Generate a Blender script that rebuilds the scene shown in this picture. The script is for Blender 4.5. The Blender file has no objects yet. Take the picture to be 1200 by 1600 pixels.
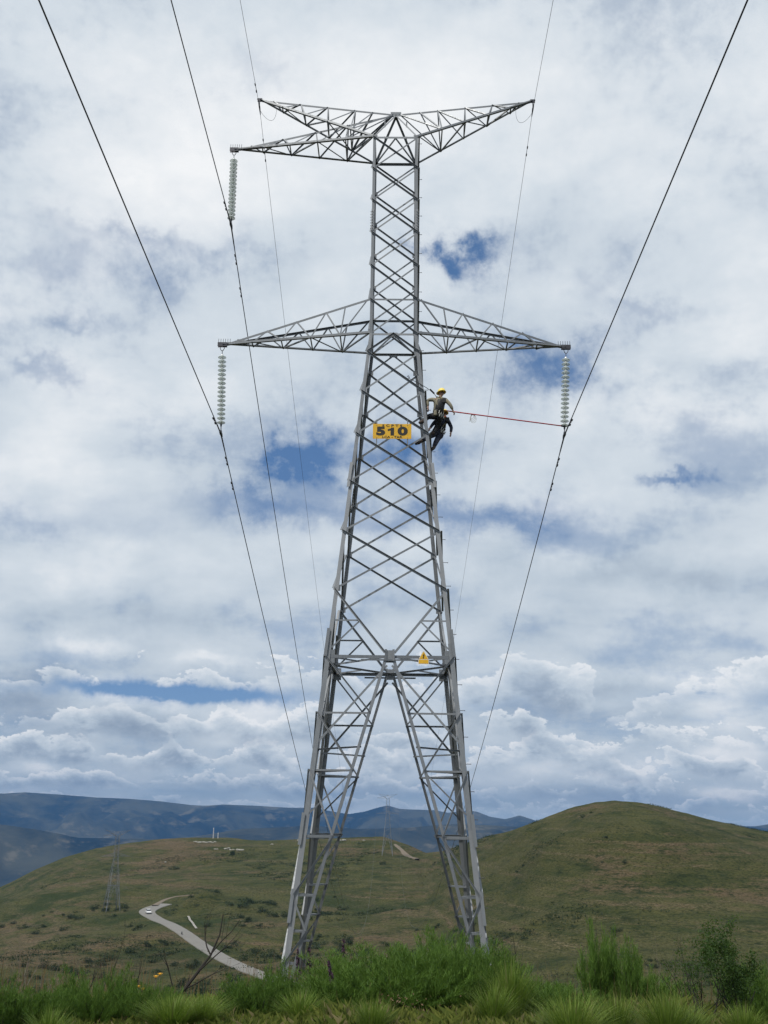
import bpy, math, random
import numpy as np
from mathutils import Vector, Matrix
R = math.radians
sc = bpy.context.scene
COL = sc.collection
rng = random.Random(7)

# ------------------------------------------------------------------ camera
cam_d = bpy.data.cameras.new("camera"); cam = bpy.data.objects.new("camera", cam_d); COL.objects.link(cam)
CX, CY = 0.16726, -33.14514
cam_d.sensor_fit = 'AUTO'; cam_d.sensor_width = 36.0; cam_d.lens = 35.01
cam_d.clip_start = 0.1; cam_d.clip_end = 60000
cr = (0.99987744, 0.00905640, 0.01277031); cu = (-0.00949824, -0.29751071, 0.95467123); cb = (0.01244519, -0.95467553, -0.29738823)
cam.matrix_world = Matrix(((cr[0], cu[0], cb[0], CX), (cr[1], cu[1], cb[1], CY), (cr[2], cu[2], cb[2], 0.0), (0, 0, 0, 1)))
sc.camera = cam
sc.view_settings.view_transform = 'Standard'; sc.view_settings.look = 'None'
sc.view_settings.exposure = 0.1; sc.view_settings.gamma = 1.0

# ------------------------------------------------------------------ sun + world
SUN_EL, SUN_AZ = 58.0, -140.0          # azimuth clockwise from +Y (north); the sun stands behind-left of the camera
sd = bpy.data.lights.new("sun", 'SUN'); sun = bpy.data.objects.new("sun", sd); COL.objects.link(sun)
sd.energy = 3.0; sd.angle = R(2.5); sd.color = (1.0, 0.95, 0.87)
sdir = Vector((math.sin(R(SUN_AZ)) * math.cos(R(SUN_EL)), math.cos(R(SUN_AZ)) * math.cos(R(SUN_EL)), math.sin(R(SUN_EL))))
sun.rotation_euler = (-sdir).to_track_quat('-Z', 'Y').to_euler(); sun.location = (0, 0, 80)

W = bpy.data.worlds.new("World"); sc.world = W; W.use_nodes = True


class NT:
    """small helper that writes node graphs as expressions"""
    def __init__(s, nt):
        s.nt = nt; s.n = nt.nodes; s.l = nt.links

    def put(s, sock, v):
        if isinstance(v, bpy.types.NodeSocket): s.l.new(v, sock)
        elif isinstance(v, (tuple, list)) and sock.type == 'RGBA' and len(v) == 3: sock.default_value = (*v, 1)
        else: sock.default_value = v

    def m(s, op, a, b=None, c=None, clamp=False):
        n = s.n.new('ShaderNodeMath'); n.operation = op; n.use_clamp = clamp
        s.put(n.inputs[0], a)
        if b is not None: s.put(n.inputs[1], b)
        if c is not None: s.put(n.inputs[2], c)
        return n.outputs[0]

    def vm(s, op, a, b=None, c=None):
        n = s.n.new('ShaderNodeVectorMath'); n.operation = op
        s.put(n.inputs[0], a)
        if b is not None: s.put(n.inputs[1], b)
        if c is not None: s.put(n.inputs[2], c)
        return n.outputs[0]

    def comb(s, x, y, z):
        n = s.n.new('ShaderNodeCombineXYZ'); s.put(n.inputs[0], x); s.put(n.inputs[1], y); s.put(n.inputs[2], z); return n.outputs[0]

    def sep(s, v):
        n = s.n.new('ShaderNodeSeparateXYZ'); s.put(n.inputs[0], v); return n.outputs

    def noise(s, v, scale, detail=4, rough=.55, lac=2.0, dist=0.0, col=False):
        n = s.n.new('ShaderNodeTexNoise'); s.put(n.inputs['Vector'], v)
        s.put(n.inputs['Scale'], scale); s.put(n.inputs['Detail'], detail); s.put(n.inputs['Roughness'], rough)
        s.put(n.inputs['Lacunarity'], lac); s.put(n.inputs['Distortion'], dist)
        return n.outputs['Color'] if col else n.outputs['Fac']

    def mr(s, v, a, b, c=0.0, d=1.0, smooth=True):
        n = s.n.new('ShaderNodeMapRange'); n.interpolation_type = 'SMOOTHSTEP' if smooth else 'LINEAR'
        for i, q in enumerate((v, a, b, c, d)): s.put(n.inputs[i], q)
        return n.outputs[0]

    def mix(s, f, a, b, mode='MIX'):
        n = s.n.new('ShaderNodeMix'); n.data_type = 'RGBA'; n.blend_type = mode
        s.put(n.inputs[0], f); s.put(n.inputs[6], a); s.put(n.inputs[7], b); return n.outputs[2]


HOLES = [(3.3, 31.87, 1.59, 0.96, 1.0), (5.5, 31.64, 2.28, 1.2, 0.55), (-5.84, 19.56, 2.0, 1.4, .95), (-3.55, 20.74, 2.74, 1.03, 0.6), (-8.42, 17.24, 3.4, 0.91, 0.6), (-0.74, 17.12, 6.14, 0.81, 0.55), (0.78, 20.26, 1.57, 1.47, 0.7), (8.13, 24.83, 2.36, 1.61, 0.7), (10.53, 25.77, 2.34, 1.41, 0.7), (-20.97, 29.55, 2.39, 1.32, 0.45), (-15.17, 29.37, 1.75, 1.36, 0.45), (-19.8, 26.32, 2.19, 0.68, 0.45), (15.51, 27.79, 2.28, 0.96, 0.5), (12.16, 30.18, 2.38, 1.37, 0.4), (16.42, 18.38, 1.78, 0.39, 0.7), (5.39, 16.74, 4.56, 0.95, 0.5), (-12.48, 6.69, 6.61, 0.5, 1.6), (-21.66, 23.79, 2.11, 0.68, 0.5), (-15.77, 16.19, 5.72, 1.24, 0.3), (-8.69, 40.56, 2.62, 0.92, 0.3), (16.2, 0.04, 4.5, 0.45, 0.6), (2.65, 1.04, 3.87, 0.61, 0.5), (-9.33, 1.38, 5.18, 0.4, 0.5), (15.71, 6.68, 2.35, 0.41, 0.4), (-15.4, 31.57, 7.84, 0.6, 0.35)]
BRIGHT = [(-15.73, 6.32, 1.29, 0.89, 1.0), (-17.52, 9.0, 2.03, 0.62, 0.8), (-19.15, 2.5, 1.28, 0.33, 1.0), (17.96, 5.79, 1.96, 1.0, 0.7), (18.13, 3.95, 1.93, 0.73, 0.9), (13.1, 2.81, 2.02, 0.47, 0.8), (17.93, 1.67, 1.43, 0.32, 1.0), (15.79, 7.71, 4.05, 0.48, 0.5), (-10.33, 6.17, 5.28, 0.49, 0.6), (9.84, 14.98, 2.21, 0.9, 0.5), (-7.78, 5.19, 2.13, 0.87, 0.6), (0.16, 3.24, 3.22, 0.62, 0.6), (3.33, 42.7, 21.48, 4.5, 0.12), (-18.06, 14.22, 3.81, 2.1, 0.3), (8.65, 3.14, 2.44, 0.48, 0.6), (-16.53, 37.8, 6.08, 2.48, 0.25), (-10.12, 8.48, 2.15, 0.35, 0.6), (14.73, 22.61, 5.55, 2.11, 0.3)]
DARK = [(-20.24, 6.45, 2.26, 1.51, 0.8), (-14.76, 4.99, 3.4, 0.75, 0.7), (10.17, 6.07, 5.25, 0.7, 0.6), (12.67, 7.25, 2.08, 0.49, 0.7), (9.98, 1.62, 5.13, 0.74, 0.8), (-0.58, 4.63, 4.32, 0.7, 0.35), (-14.45, 1.46, 6.66, 0.66, 0.6), (-9.92, 11.17, 9.02, 0.79, 0.4), (12.32, 13.45, 7.16, 1.25, 0.45), (17.58, 13.19, 3.41, 1.04, 0.5), (-12.91, 3.34, 4.1, 0.47, 0.4), (15.21, 4.31, 2.0, 0.47, 0.4), (-1.96, 1.49, 5.3, 0.55, 0.5), (-10.06, 13.33, 4.4, 1.08, 0.3), (-19.97, 9.87, 1.99, 1.02, 0.4), (-4.11, 25.99, 8.02, 2.15, 0.25), (16.86, 25.9, 3.7, 2.06, 0.3)]


def build_world():
    t = NT(W.node_tree); t.n.clear()
    out = t.n.new('ShaderNodeOutputWorld'); bg = t.n.new('ShaderNodeBackground'); bg.inputs['Strength'].default_value = 0.1
    t.l.new(bg.outputs[0], out.inputs[0])
    sky = t.n.new('ShaderNodeTexSky'); sky.sky_type = 'NISHITA'; sky.sun_disc = False
    sky.sun_elevation = R(SUN_EL); sky.sun_rotation = R(SUN_AZ); sky.altitude = 2800; sky.air_density = 1.0; sky.dust_density = .4
    tc = t.n.new('ShaderNodeTexCoord'); d = tc.outputs['Generated']
    x, y, z = t.sep(d)
    az = t.m('MULTIPLY', t.m('ARCTAN2', x, y), 57.2958)
    el = t.m('MULTIPLY', t.m('ARCSINE', z), 57.2958)
    # cloud deck seen in perspective
    k = t.m('DIVIDE', 1.0, t.m('ADD', t.m('MAXIMUM', z, 0.0), 0.30))
    deck = t.comb(t.m('MULTIPLY', x, k), t.m('MULTIPLY', y, t.m('MULTIPLY', k, 1.15)), t.m('MULTIPLY', z, .8))
    w1 = t.vm('SUBTRACT', t.noise(d, 18, 5, .62, col=True), (.5, .5, .5))
    wx, wy, wz = t.sep(w1)
    amp = t.mr(el, 0, 25, .7, 6.5, False)
    azd = t.m('ADD', az, t.m('MULTIPLY', wx, t.m('MULTIPLY', amp, 1.7)))
    eld = t.m('ADD', el, t.m('MULTIPLY', wy, amp))

    def blobs(L):
        tot = None
        for a, e, ra, re, s in L:
            da = t.m('DIVIDE', t.m('SUBTRACT', azd, a), ra); de = t.m('DIVIDE', t.m('SUBTRACT', eld, e), re)
            q = t.m('ADD', t.m('MULTIPLY', da, da), t.m('MULTIPLY', de, de))
            g = t.m('MULTIPLY', t.m('EXPONENT', t.m('MULTIPLY', q, -0.8)), s)
            tot = g if tot is None else t.m('ADD', tot, g)
        return tot
    holes, bright, dark = blobs(HOLES), blobs(BRIGHT), blobs(DARK)

    # high deck: soft lumps, lit from above
    n1 = t.noise(deck, 3.4, 7, .52, 2.1, .15)
    n2 = t.noise(t.vm('ADD', deck, (0.03, 0.10, 0)), 3.4, 5, .50, 2.1, .15)
    rel = t.m('SUBTRACT', n1, n2)
    nb = t.noise(deck, 1.7, 3, .5)
    nf = t.noise(d, 70, 5, .6)
    low = t.mr(el, 8, 15, 1, 0)
    hi = t.m('SUBTRACT', 1.0, low)
    sh = t.m('ADD', .735, t.m('MULTIPLY', rel, .65))
    sh = t.m('ADD', sh, t.m('MULTIPLY', t.m('SUBTRACT', nb, .5), .52))
    sh = t.m('ADD', sh, t.m('MULTIPLY', t.m('SUBTRACT', nf, .5), .12))
    sh = t.m('SUBTRACT', sh, t.mr(el, 24, 9, 0, .12, False))
    tone = t.m('SUBTRACT', t.m('MULTIPLY', bright, .40), t.m('MULTIPLY', dark, .34))
    sh = t.m('ADD', sh, tone)
    ramp = t.n.new('ShaderNodeValToRGB'); t.l.new(sh, ramp.inputs[0])
    e = ramp.color_ramp.elements
    def stops(cr_):
        e = cr_.color_ramp.elements
        e[0].position = 0.0; e[0].color = (.235, .30, .395, 1)
        e[1].position = 1.0; e[1].color = (.86, .875, .89, 1)
        for p, c in ((.30, (.35, .42, .51, 1)), (.52, (.50, .575, .65, 1)), (.76, (.64, .70, .755, 1))):
            q = e.new(p); q.color = c
    stops(ramp)
    cloud = t.vm('SCALE', ramp.outputs[0]); cloud.node.inputs['Scale'].default_value = 10.0
    thin = t.mr(t.m('ADD', n1, t.m('MULTIPLY', t.m('SUBTRACT', nf, .5), .25)), .31, .49, .74, 1.0)
    open_ = t.mr(t.m('ADD', holes, t.m('MULTIPLY', t.m('SUBTRACT', n1, .5), -1.0)), -.12, 1.22, 0, 1.0)
    cov = t.m('SUBTRACT', thin, open_, clamp=True)
    blue = t.mix(.55, sky.outputs[0], (.75, 1.9, 4.2))
    final = t.mix(cov, blue, cloud)
    # rows of cumulus receding to the horizon: crisp lit heads, darker flat bases
    for n_, (b0, hgt, fx, seed) in enumerate(((.15, .75, .95, 1.3), (.8, .95, .70, 7.7), (1.7, 1.25, .52, 13.1), (2.9, 1.7, .40, 21.9), (4.5, 2.2, .30, 33.3), (6.6, 2.9, .22, 47.1))):
        v = t.comb(t.m('MULTIPLY', az, fx), t.m('MULTIPLY', el, fx * 1.6), seed)
        q = t.noise(v, .85, 7, .58, 2.15, .15)
        wob = t.noise(t.comb(t.m('MULTIPLY', az, fx), 0.0, seed + 5), .45, 2, .5)
        bb = t.m('ADD', b0, t.m('MULTIPLY', t.m('SUBTRACT', wob, .5), hgt * 2.4))
        hgtm = t.m('MULTIPLY', t.m('SUBTRACT', el, bb), -.50 / hgt)
        dens = t.m('ADD', t.m('ADD', t.m('MULTIPLY', t.m('SUBTRACT', q, .39), 1.9), hgtm), t.m('MULTIPLY', bright, .05))
        top = t.mr(dens, -.005, .045, 0, 1)
        bot = t.mr(t.m('ADD', el, t.m('MULTIPLY', t.m('SUBTRACT', q, .5), hgt * 1.2)), t.m('SUBTRACT', bb, .30 * hgt), t.m('ADD', bb, .22 * hgt), 0, 1)
        ms = t.m('MULTIPLY', t.m('MULTIPLY', top, bot), .93 if n_ < 5 else .8)
        ms = t.m('MULTIPLY', ms, t.m('SUBTRACT', 1.0, t.m('MULTIPLY', holes, .9), clamp=True))
        q2 = t.noise(t.vm('ADD', v, (-.10, .20, 0)), .85, 5, .58, 2.15, .15)
        s_ = t.m('ADD', t.mr(dens, 0.0, .36, .90, .33), t.m('MULTIPLY', t.m('SUBTRACT', q, q2), 1.7))
        s_ = t.m('ADD', s_, t.m('MULTIPLY', tone, .8))
        rp_ = t.n.new('ShaderNodeValToRGB'); t.l.new(s_, rp_.inputs[0]); stops(rp_)
        cc = t.vm('SCALE', rp_.outputs[0]); cc.node.inputs['Scale'].default_value = 10.0
        if n_ < 3: cc = t.mix((.34, .22, .10)[n_], cc, (4.6, 5.6, 6.7))
        final = t.mix(ms, final, cc)
    final = t.mix(t.mr(el, 0.0, 1.0, .5, 0.0), final, (4.4, 5.7, 7.2))
    final = t.mix(t.mr(el, -2.0, -0.5, 1, 0), final, (.9, 1.1, 1.3))
    t.l.new(final, bg.inputs['Color'])


build_world()
try: W.cycles.sampling_method = 'MANUAL'; W.cycles.sample_map_resolution = 256
except Exception: pass


# ------------------------------------------------------------------ helpers
def tag(o, label=None, cat=None, group=None, kind=None):
    if label: o['label'] = label
    if cat: o['category'] = cat
    if group: o['group'] = group
    if kind: o['kind'] = kind
    return o


def empty(name, loc=(0, 0, 0), label=None, cat=None, group=None):
    o = bpy.data.objects.new(name, None); o.empty_display_size = .3; COL.objects.link(o); o.location = loc
    return tag(o, label, cat, group)


def link(name, me, parent=None, loc=None):
    o = bpy.data.objects.new(name, me); COL.objects.link(o)
    if parent is not None: o.parent = parent
    if loc is not None: o.location = loc
    return o


class MB:
    def __init__(s): s.v = []; s.f = []

    def add(s, vs, fs):
        b = len(s.v); s.v += [tuple(q) for q in vs]; s.f += [tuple(b + i for i in f) for f in fs]

    def box(s, c, h, m=None):
        vs = [Vector((sx * h[0], sy * h[1], sz * h[2])) for sx in (-1, 1) for sy in (-1, 1) for sz in (-1, 1)]
        if m is not None: vs = [m @ q for q in vs]
        c = Vector(c); vs = [q + c for q in vs]
        s.add(vs, [(0, 1, 3, 2), (4, 6, 7, 5), (0, 4, 5, 1), (2, 3, 7, 6), (0, 2, 6, 4), (1, 5, 7, 3)])

    def angle(s, p0, p1, w, a, b, t=.012):
        """rolled steel angle from p0 to p1; flanges run along a and b from the heel"""
        p0 = Vector(p0); p1 = Vector(p1); d = (p1 - p0).normalized()
        a = Vector(a); a = (a - d * a.dot(d)).normalized()
        b = Vector(b); b = b - d * b.dot(d); b = (b - a * b.dot(a)).normalized()
        prof = [(0, 0), (w, 0), (w, t), (t, t), (t, w), (0, w)]
        vs = [p + a * u + b * v for p in (p0, p1) for u, v in prof]
        fs = [(i, (i + 1) % 6, 6 + (i + 1) % 6, 6 + i) for i in range(6)] + [(5, 4, 3, 2, 1, 0), (6, 7, 8, 9, 10, 11)]
        s.add(vs, fs)

    def tube(s, pts, r, n=6, cap=True):
        pts = [Vector(p) for p in pts]
        rs = r if isinstance(r, (list, tuple)) else [r] * len(pts)
        prev = None; rings = []
        for i, p in enumerate(pts):
            d = (pts[min(i + 1, len(pts) - 1)] - pts[max(i - 1, 0)]).normalized()
            if prev is None:
                u = d.cross(Vector((0, 0, 1)))
                if u.length < .05: u = d.cross(Vector((1, 0, 0)))
            else: u = prev - d * prev.dot(d)
            u.normalize(); prev = u; w = d.cross(u)
            rings.append([p + (u * math.cos(2 * math.pi * k / n) + w * math.sin(2 * math.pi * k / n)) * rs[i] for k in range(n)])
        vs = [q for g in rings for q in g]; fs = []
        for i in range(len(pts) - 1):
            for k in range(n): fs.append((i * n + k, i * n + (k + 1) % n, (i + 1) * n + (k + 1) % n, (i + 1) * n + k))
        if cap: fs += [tuple(range(n))[::-1], tuple(range((len(pts) - 1) * n, len(pts) * n))]
        s.add(vs, fs)

    def lathe(s, prof, n=16, c=(0, 0, 0)):
        vs = [(c[0] + r * math.cos(2 * math.pi * k / n), c[1] + r * math.sin(2 * math.pi * k / n), c[2] + z) for r, z in prof for k in range(n)]
        fs = [(i * n + k, i * n + (k + 1) % n, (i + 1) * n + (k + 1) % n, (i + 1) * n + k) for i in range(len(prof) - 1) for k in range(n)]
        s.add(vs, fs)

    def mesh(s, name, mat, smooth=False):
        me = bpy.data.meshes.new(name); me.from_pydata(s.v, [], s.f); me.update()
        if mat: me.materials.append(mat)
        if smooth: me.polygons.foreach_set('use_smooth', [True] * len(me.polygons))
        return me

    def obj(s, name, mat, parent=None, loc=None, smooth=False):
        return link(name, s.mesh(name, mat, smooth), parent, loc)


def np_mesh(name, verts, faces, mat, smooth=False):
    me = bpy.data.meshes.new(name); me.from_pydata(np.asarray(verts).tolist(), [], np.asarray(faces).tolist()); me.update()
    if mat: me.materials.append(mat)
    if smooth: me.polygons.foreach_set('use_smooth', [True] * len(me.polygons))
    return me


# ------------------------------------------------------------------ materials
def mat(name, fn):
    m = bpy.data.materials.new(name); m.use_nodes = True; t = NT(m.node_tree)
    b = t.n.get('Principled BSDF'); fn(t, b); return m


def simple(name, col, rough=.6, metal=0.0, var=.12, scale=8.0, spec=.5):
    def f(t, b):
        tc = t.n.new('ShaderNodeTexCoord')
        n = t.noise(tc.outputs['Object'], scale, 5, .6)
        c = t.mix(n, tuple(v * (1 - var * 2) for v in col), tuple(min(1, v * (1 + var * 2)) for v in col))
        t.put(b.inputs['Base Color'], c); b.inputs['Roughness'].default_value = rough; b.inputs['Metallic'].default_value = metal
        b.inputs['Specular IOR Level'].default_value = spec
    return mat(name, f)


def _steel(t, b):
    tc = t.n.new('ShaderNodeTexCoord')
    n = t.noise(tc.outputs['Object'], 1.1, 4, .6); n2 = t.noise(tc.outputs['Object'], 14, 5, .7)
    isl = t.n.new('ShaderNodeNewGeometry').outputs['Random Per Island']
    c = t.mix(n, (.17, .185, .20), (.29, .305, .32))
    c = t.mix(t.m('POWER', isl, 1.5), c, (.13, .14, .155))
    c = t.mix(t.mr(isl, .78, .80, 0, .5), c, (.36, .37, .38))
    n3 = t.noise(t.vm('MULTIPLY', tc.outputs['Object'], (6, 6, .8)), 2.0, 5, .7); c = t.mix(t.mr(n3, .5, .7, 0, .35), c, (.33, .34, .35))
    c = t.mix(t.mr(n2, .56, .75, 0, .35), c, (.20, .185, .165))
    t.put(b.inputs['Base Color'], c); b.inputs['Metallic'].default_value = .45
    t.put(b.inputs['Roughness'], t.mr(n2, .3, .7, .42, .62))


STEEL = mat('galvanised_steel', _steel)
DKSTEEL = simple('dark_hardware', (.07, .07, .08), .5, .6)
WIRE = simple('aluminium_conductor', (.06, .062, .068), .55, .5)
CONC = simple('concrete', (.36, .34, .31), .85)
PAINTY = simple('yellow_paint', (.76, .43, .02), .5, var=.16, scale=7)
BLACKP = simple('black_lettering', (.018, .014, .01), .5)
WHITEP = simple('white_paint', (.75, .75, .72), .4, var=.03)
SKIN = simple('skin', (.30, .17, .11), .6)
HELMET = simple('helmet_yellow', (.90, .70, .16), .3, var=.05)
TAN = simple('tan_shirt', (.24, .22, .16), .9, scale=30)
NAVY = simple('navy_overall', (.022, .026, .045), .9, scale=30)
BLACKC = simple('black_trousers', (.02, .02, .022), .9, scale=30)
LEATHER = simple('boot_leather', (.045, .028, .02), .7)
HARN = simple('black_harness', (.012, .012, .013), .6)
HARNY = simple('harness_strap', (.16, .13, .05), .8)
ORANGE = simple('orange_cloth', (.55, .12, .03), .8)
REDP = simple('red_pole', (.50, .025, .03), .35, var=.05)
ROPE = simple('pale_rope', (.5, .5, .46), .9)
ROCKM = simple('pale_rock', (.27, .26, .22), .9, scale=.8, var=.2)
TYRE = simple('tyre', (.02, .02, .02), .8)
CARW = simple('white_car_paint', (.7, .7, .7), .25, var=.01)
GLASSD = simple('dark_window', (.02, .025, .03), .1)
MASTP = simple('mast_paint', (.62, .60, .58), .5)


def _ins(t, b):
    b.inputs['Base Color'].default_value = (.62, .80, .74, 1); b.inputs['Roughness'].default_value = .25
    b.inputs['Alpha'].default_value = .55; b.inputs['IOR'].default_value = 1.3
    tc = t.n.new('ShaderNodeTexCoord'); n = t.noise(tc.outputs['Object'], 9, 2)
    t.put(b.inputs['Base Color'], t.mix(n, (.72, .80, .78), (.84, .90, .885)))


GLASS = mat('toughened_glass', _ins)
CAP = simple('insulator_cap', (.62, .63, .63), .35, .3)


def leafmat(name, a, b_, rough=.6, trans=.35, scale=1.5, c_=None, cf=0.0):
    def f(t, b):
        out = [n for n in t.n if n.type == 'OUTPUT_MATERIAL'][0]
        g = t.n.new('ShaderNodeNewGeometry'); oi = t.n.new('ShaderNodeObjectInfo')
        tc = t.n.new('ShaderNodeTexCoord')
        n = t.noise(tc.outputs['Object'], scale, 4, .6)
        f_ = t.m('ADD', t.m('MULTIPLY', n, .65), t.m('SUBTRACT', t.m('MULTIPLY', g.outputs['Random Per Island'], .7), .17), clamp=True)
        c = t.mix(f_, a, b_)
        if c_: c = t.mix(t.mr(g.outputs['Random Per Island'], 1 - cf, 1 - cf + .01, 0, 1), c, c_)
        c = t.mix(t.m('MULTIPLY', oi.outputs['Random'], .25), c, tuple(v * .55 for v in a))
        t.put(b.inputs['Base Color'], c); b.inputs['Roughness'].default_value = rough; b.inputs['Specular IOR Level'].default_value = .25
        tr = t.n.new('ShaderNodeBsdfTranslucent'); t.put(tr.inputs['Color'], t.mix(.5, c, (.12, .20, .02)))
        mx = t.n.new('ShaderNodeMixShader'); mx.inputs[0].default_value = trans
        t.l.new(b.outputs[0], mx.inputs[1]); t.l.new(tr.outputs[0], mx.inputs[2]); t.l.new(mx.outputs[0], out.inputs[0])
    return mat(name, f)


FEATHER = leafmat('feathery_leaf', (.035, .085, .014), (.17, .285, .050))
GRASSM = leafmat('grass_blade', (.075, .125, .022), (.31, .33, .075), c_=(.36, .30, .15), cf=.12, scale=1.1)
TUFTM = leafmat('tuft_blade', (.060, .125, .014), (.24, .31, .055), c_=(.20, .18, .08), cf=.05)
HERBM = leafmat('herb_leaf', (.075, .17, .03), (.18, .30, .08), scale=1.2)
BUSHM = leafmat('bush_leaf', (.018, .045, .010), (.065, .12, .025))
FARLEAF = leafmat('far_bush_leaf', (.010, .020, .006), (.026, .042, .012), trans=.15, scale=.5)
TWIG = simple('dark_twig', (.022, .018, .015), .9)
TWIGP = simple('pale_twig', (.16, .13, .10), .9)
PURPLE = simple('purple_flower', (.06, .025, .05), .8)
YELLOWF = simple('yellow_petal', (.75, .38, .02), .6)
DRYM = leafmat('dry_leaf', (.12, .07, .04), (.24, .16, .09), trans=.2)

# ------------------------------------------------------------------ terrain
_P = np.random.RandomState(3).rand(256, 256)


def vnoise(x, y):
    xi = np.floor(x).astype(int); yi = np.floor(y).astype(int); fx = x - xi; fy = y - yi
    fx = fx * fx * (3 - 2 * fx); fy = fy * fy * (3 - 2 * fy)
    g = lambda a, b: _P[a & 255, b & 255]
    return (g(xi, yi) * (1 - fx) + g(xi + 1, yi) * fx) * (1 - fy) + (g(xi, yi + 1) * (1 - fx) + g(xi + 1, yi + 1) * fx) * fy - .5


def fbm(x, y, o=4):
    s = 0; a = 1
    for i in range(o):
        s = s + a * vnoise(x + 17.3 * i, y + 9.1 * i); x = x * 2.03; y = y * 2.03; a *= .5
    return s


CREST = [(-26, -5.2), (-20.35, -3.415), (-18.6, -2.502), (-17.39, -1.97), (-15.83, -1.488), (-14.22, -1.188), (-12.57, -1.012), (-10.89, -.93), (-9.19, -.946), (-7.47, -1.026), (-5.74, -.974), (-4.0, -.888), (-2.26, -.834), (-.51, -.778), (.893, -1.192), (1.765, -1.576), (2.635, -1.432), (4.725, -.808), (6.466, -.32), (7.86, .163), (9.94, .819), (10.97, 1.095), (11.99, 1.203), (13.33, 1.149), (14.64, .93), (16.56, .463), (18.12, .161), (19.65, -.134), (22.6, -.856), (25.42, -1.33), (40, -3), (70, -5)]
RC = [(-60, 800), (-20, 800), (-9, 720), (-2, 680), (1.7, 640), (4, 570), (8, 490), (12, 460), (25, 480), (60, 520)]
Z240 = [(-60, -39), (-5, -38), (2, -37), (8, -33), (14, -31), (60, -30)]
Z320 = [(-60, -43), (-5, -41), (2, -38), (6, -30), (9, -23), (12, -19), (25, -20), (60, -24)]


def tab(T, a): T = np.array(T); return np.interp(a, T[:, 0], T[:, 1])


def terrain(x, y):
    x = np.atleast_1d(np.asarray(x, float)); y = np.atleast_1d(np.asarray(y, float))
    dx, dy = x - CX, y - CY; r = np.hypot(dx, dy); az = np.degrees(np.arctan2(dx, dy))
    rc = tab(RC, az); zc = rc * np.tan(np.radians(tab(CREST, az))); z3 = tab(Z320, az); z2 = tab(Z240, az)
    c = tab([(-60, .5), (0, .48), (8, .30), (60, .27)], az)
    o = np.ones_like(r)
    ks = [0 * o, 6 * o, 11 * o, 14 * o, 18 * o, 24 * o, 33 * o, 45 * o, 70 * o, 110 * o, 170 * o, 240 * o, 320 * o, rc * .79, rc, rc * 1.08, rc * 1.4, rc * 2.2, 3600 * o, 30000 * o]
    zs = [-1.6 * o, -1.70 * o, -1.95 * o, -2.25 * o, -3.05 * o, -4.25 * o, -5.75 * o, -8.5 * o, -14.5 * o, -22.5 * o, -30.5 * o, z2, z3, zc - c * (zc - z3), zc, zc - 3.5, zc - 55, zc - 170, -360 * o, -360 * o]
    K = np.array(ks); Z = np.array(zs); h = np.diff(K, axis=0); dl = np.diff(Z, axis=0) / h
    M = np.zeros_like(K); M[0] = dl[0]; M[-1] = dl[-1]
    same = dl[:-1] * dl[1:] > 0
    w1 = 2 * h[1:] + h[:-1]; w2 = h[1:] + 2 * h[:-1]
    with np.errstate(divide='ignore', invalid='ignore'):
        hm = (w1 + w2) / (w1 / dl[:-1] + w2 / dl[1:])
    M[1:-1] = np.where(same, hm, 0)
    idx = np.clip((r[None, :] >= K).sum(axis=0) - 1, 0, len(ks) - 2); ar = np.arange(len(r))
    hh = h[idx, ar]; t = (r - K[idx, ar]) / hh
    z = ((1 + 2 * t) * (1 - t) ** 2 * Z[idx, ar] + t * (1 - t) ** 2 * hh * M[idx, ar] + t * t * (3 - 2 * t) * Z[idx + 1, ar] + t * t * (t - 1) * hh * M[idx + 1, ar])
    amp = np.clip((r - 60) / 200, 0, 1) * (1 - .75 * np.clip(1 - np.abs(r - rc) / (rc * .12), 0, 1))
    z = z + 5.5 * np.exp(-((x + 80) ** 2 + (y - 421) ** 2) / 90.0) + 2.5 * np.exp(-((x + 60) ** 2 + (y - 405) ** 2) / 200.0)
    z = z + amp * (fbm(x / 70, y / 70, 5) * 5.0 + fbm(x / 14 + 5, y / 14, 3) * .9) + np.clip(r / 30, .1, 1) * fbm(x / 2.3, y / 2.3, 3) * .12
    return z


ROADXY = [(-98.4, 429.5), (-100.2, 425), (-101.8, 418), (-101.5, 409), (-98.5, 400), (-94, 391), (-87, 376), (-75, 350), (-61, 318), (-46, 284), (-31, 249), (-22, 229), (-10, 202), (4, 172)]


def _dense(P, sub=12):
    P = [np.array(p, float) for p in P]; out = []
    for i in range(len(P) - 1):
        p0 = P[max(i - 1, 0)]; p1 = P[i]; p2 = P[i + 1]; p3 = P[min(i + 2, len(P) - 1)]
        for k in range(sub):
            t = k / sub; out.append(.5 * ((2 * p1) + (p2 - p0) * t + (2 * p0 - 5 * p1 + 4 * p2 - p3) * t * t + (3 * p1 - p0 - 3 * p2 + p3) * t ** 3))
    out.append(P[-1]); return np.array(out)


RD = _dense(ROADXY); _rz = terrain(RD[:, 0], RD[:, 1])
_pad = np.pad(_rz, 14, mode='edge'); RZ = np.array([_pad[i:i + 29].mean() for i in range(len(_rz))])
_terrain0 = terrain


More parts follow.
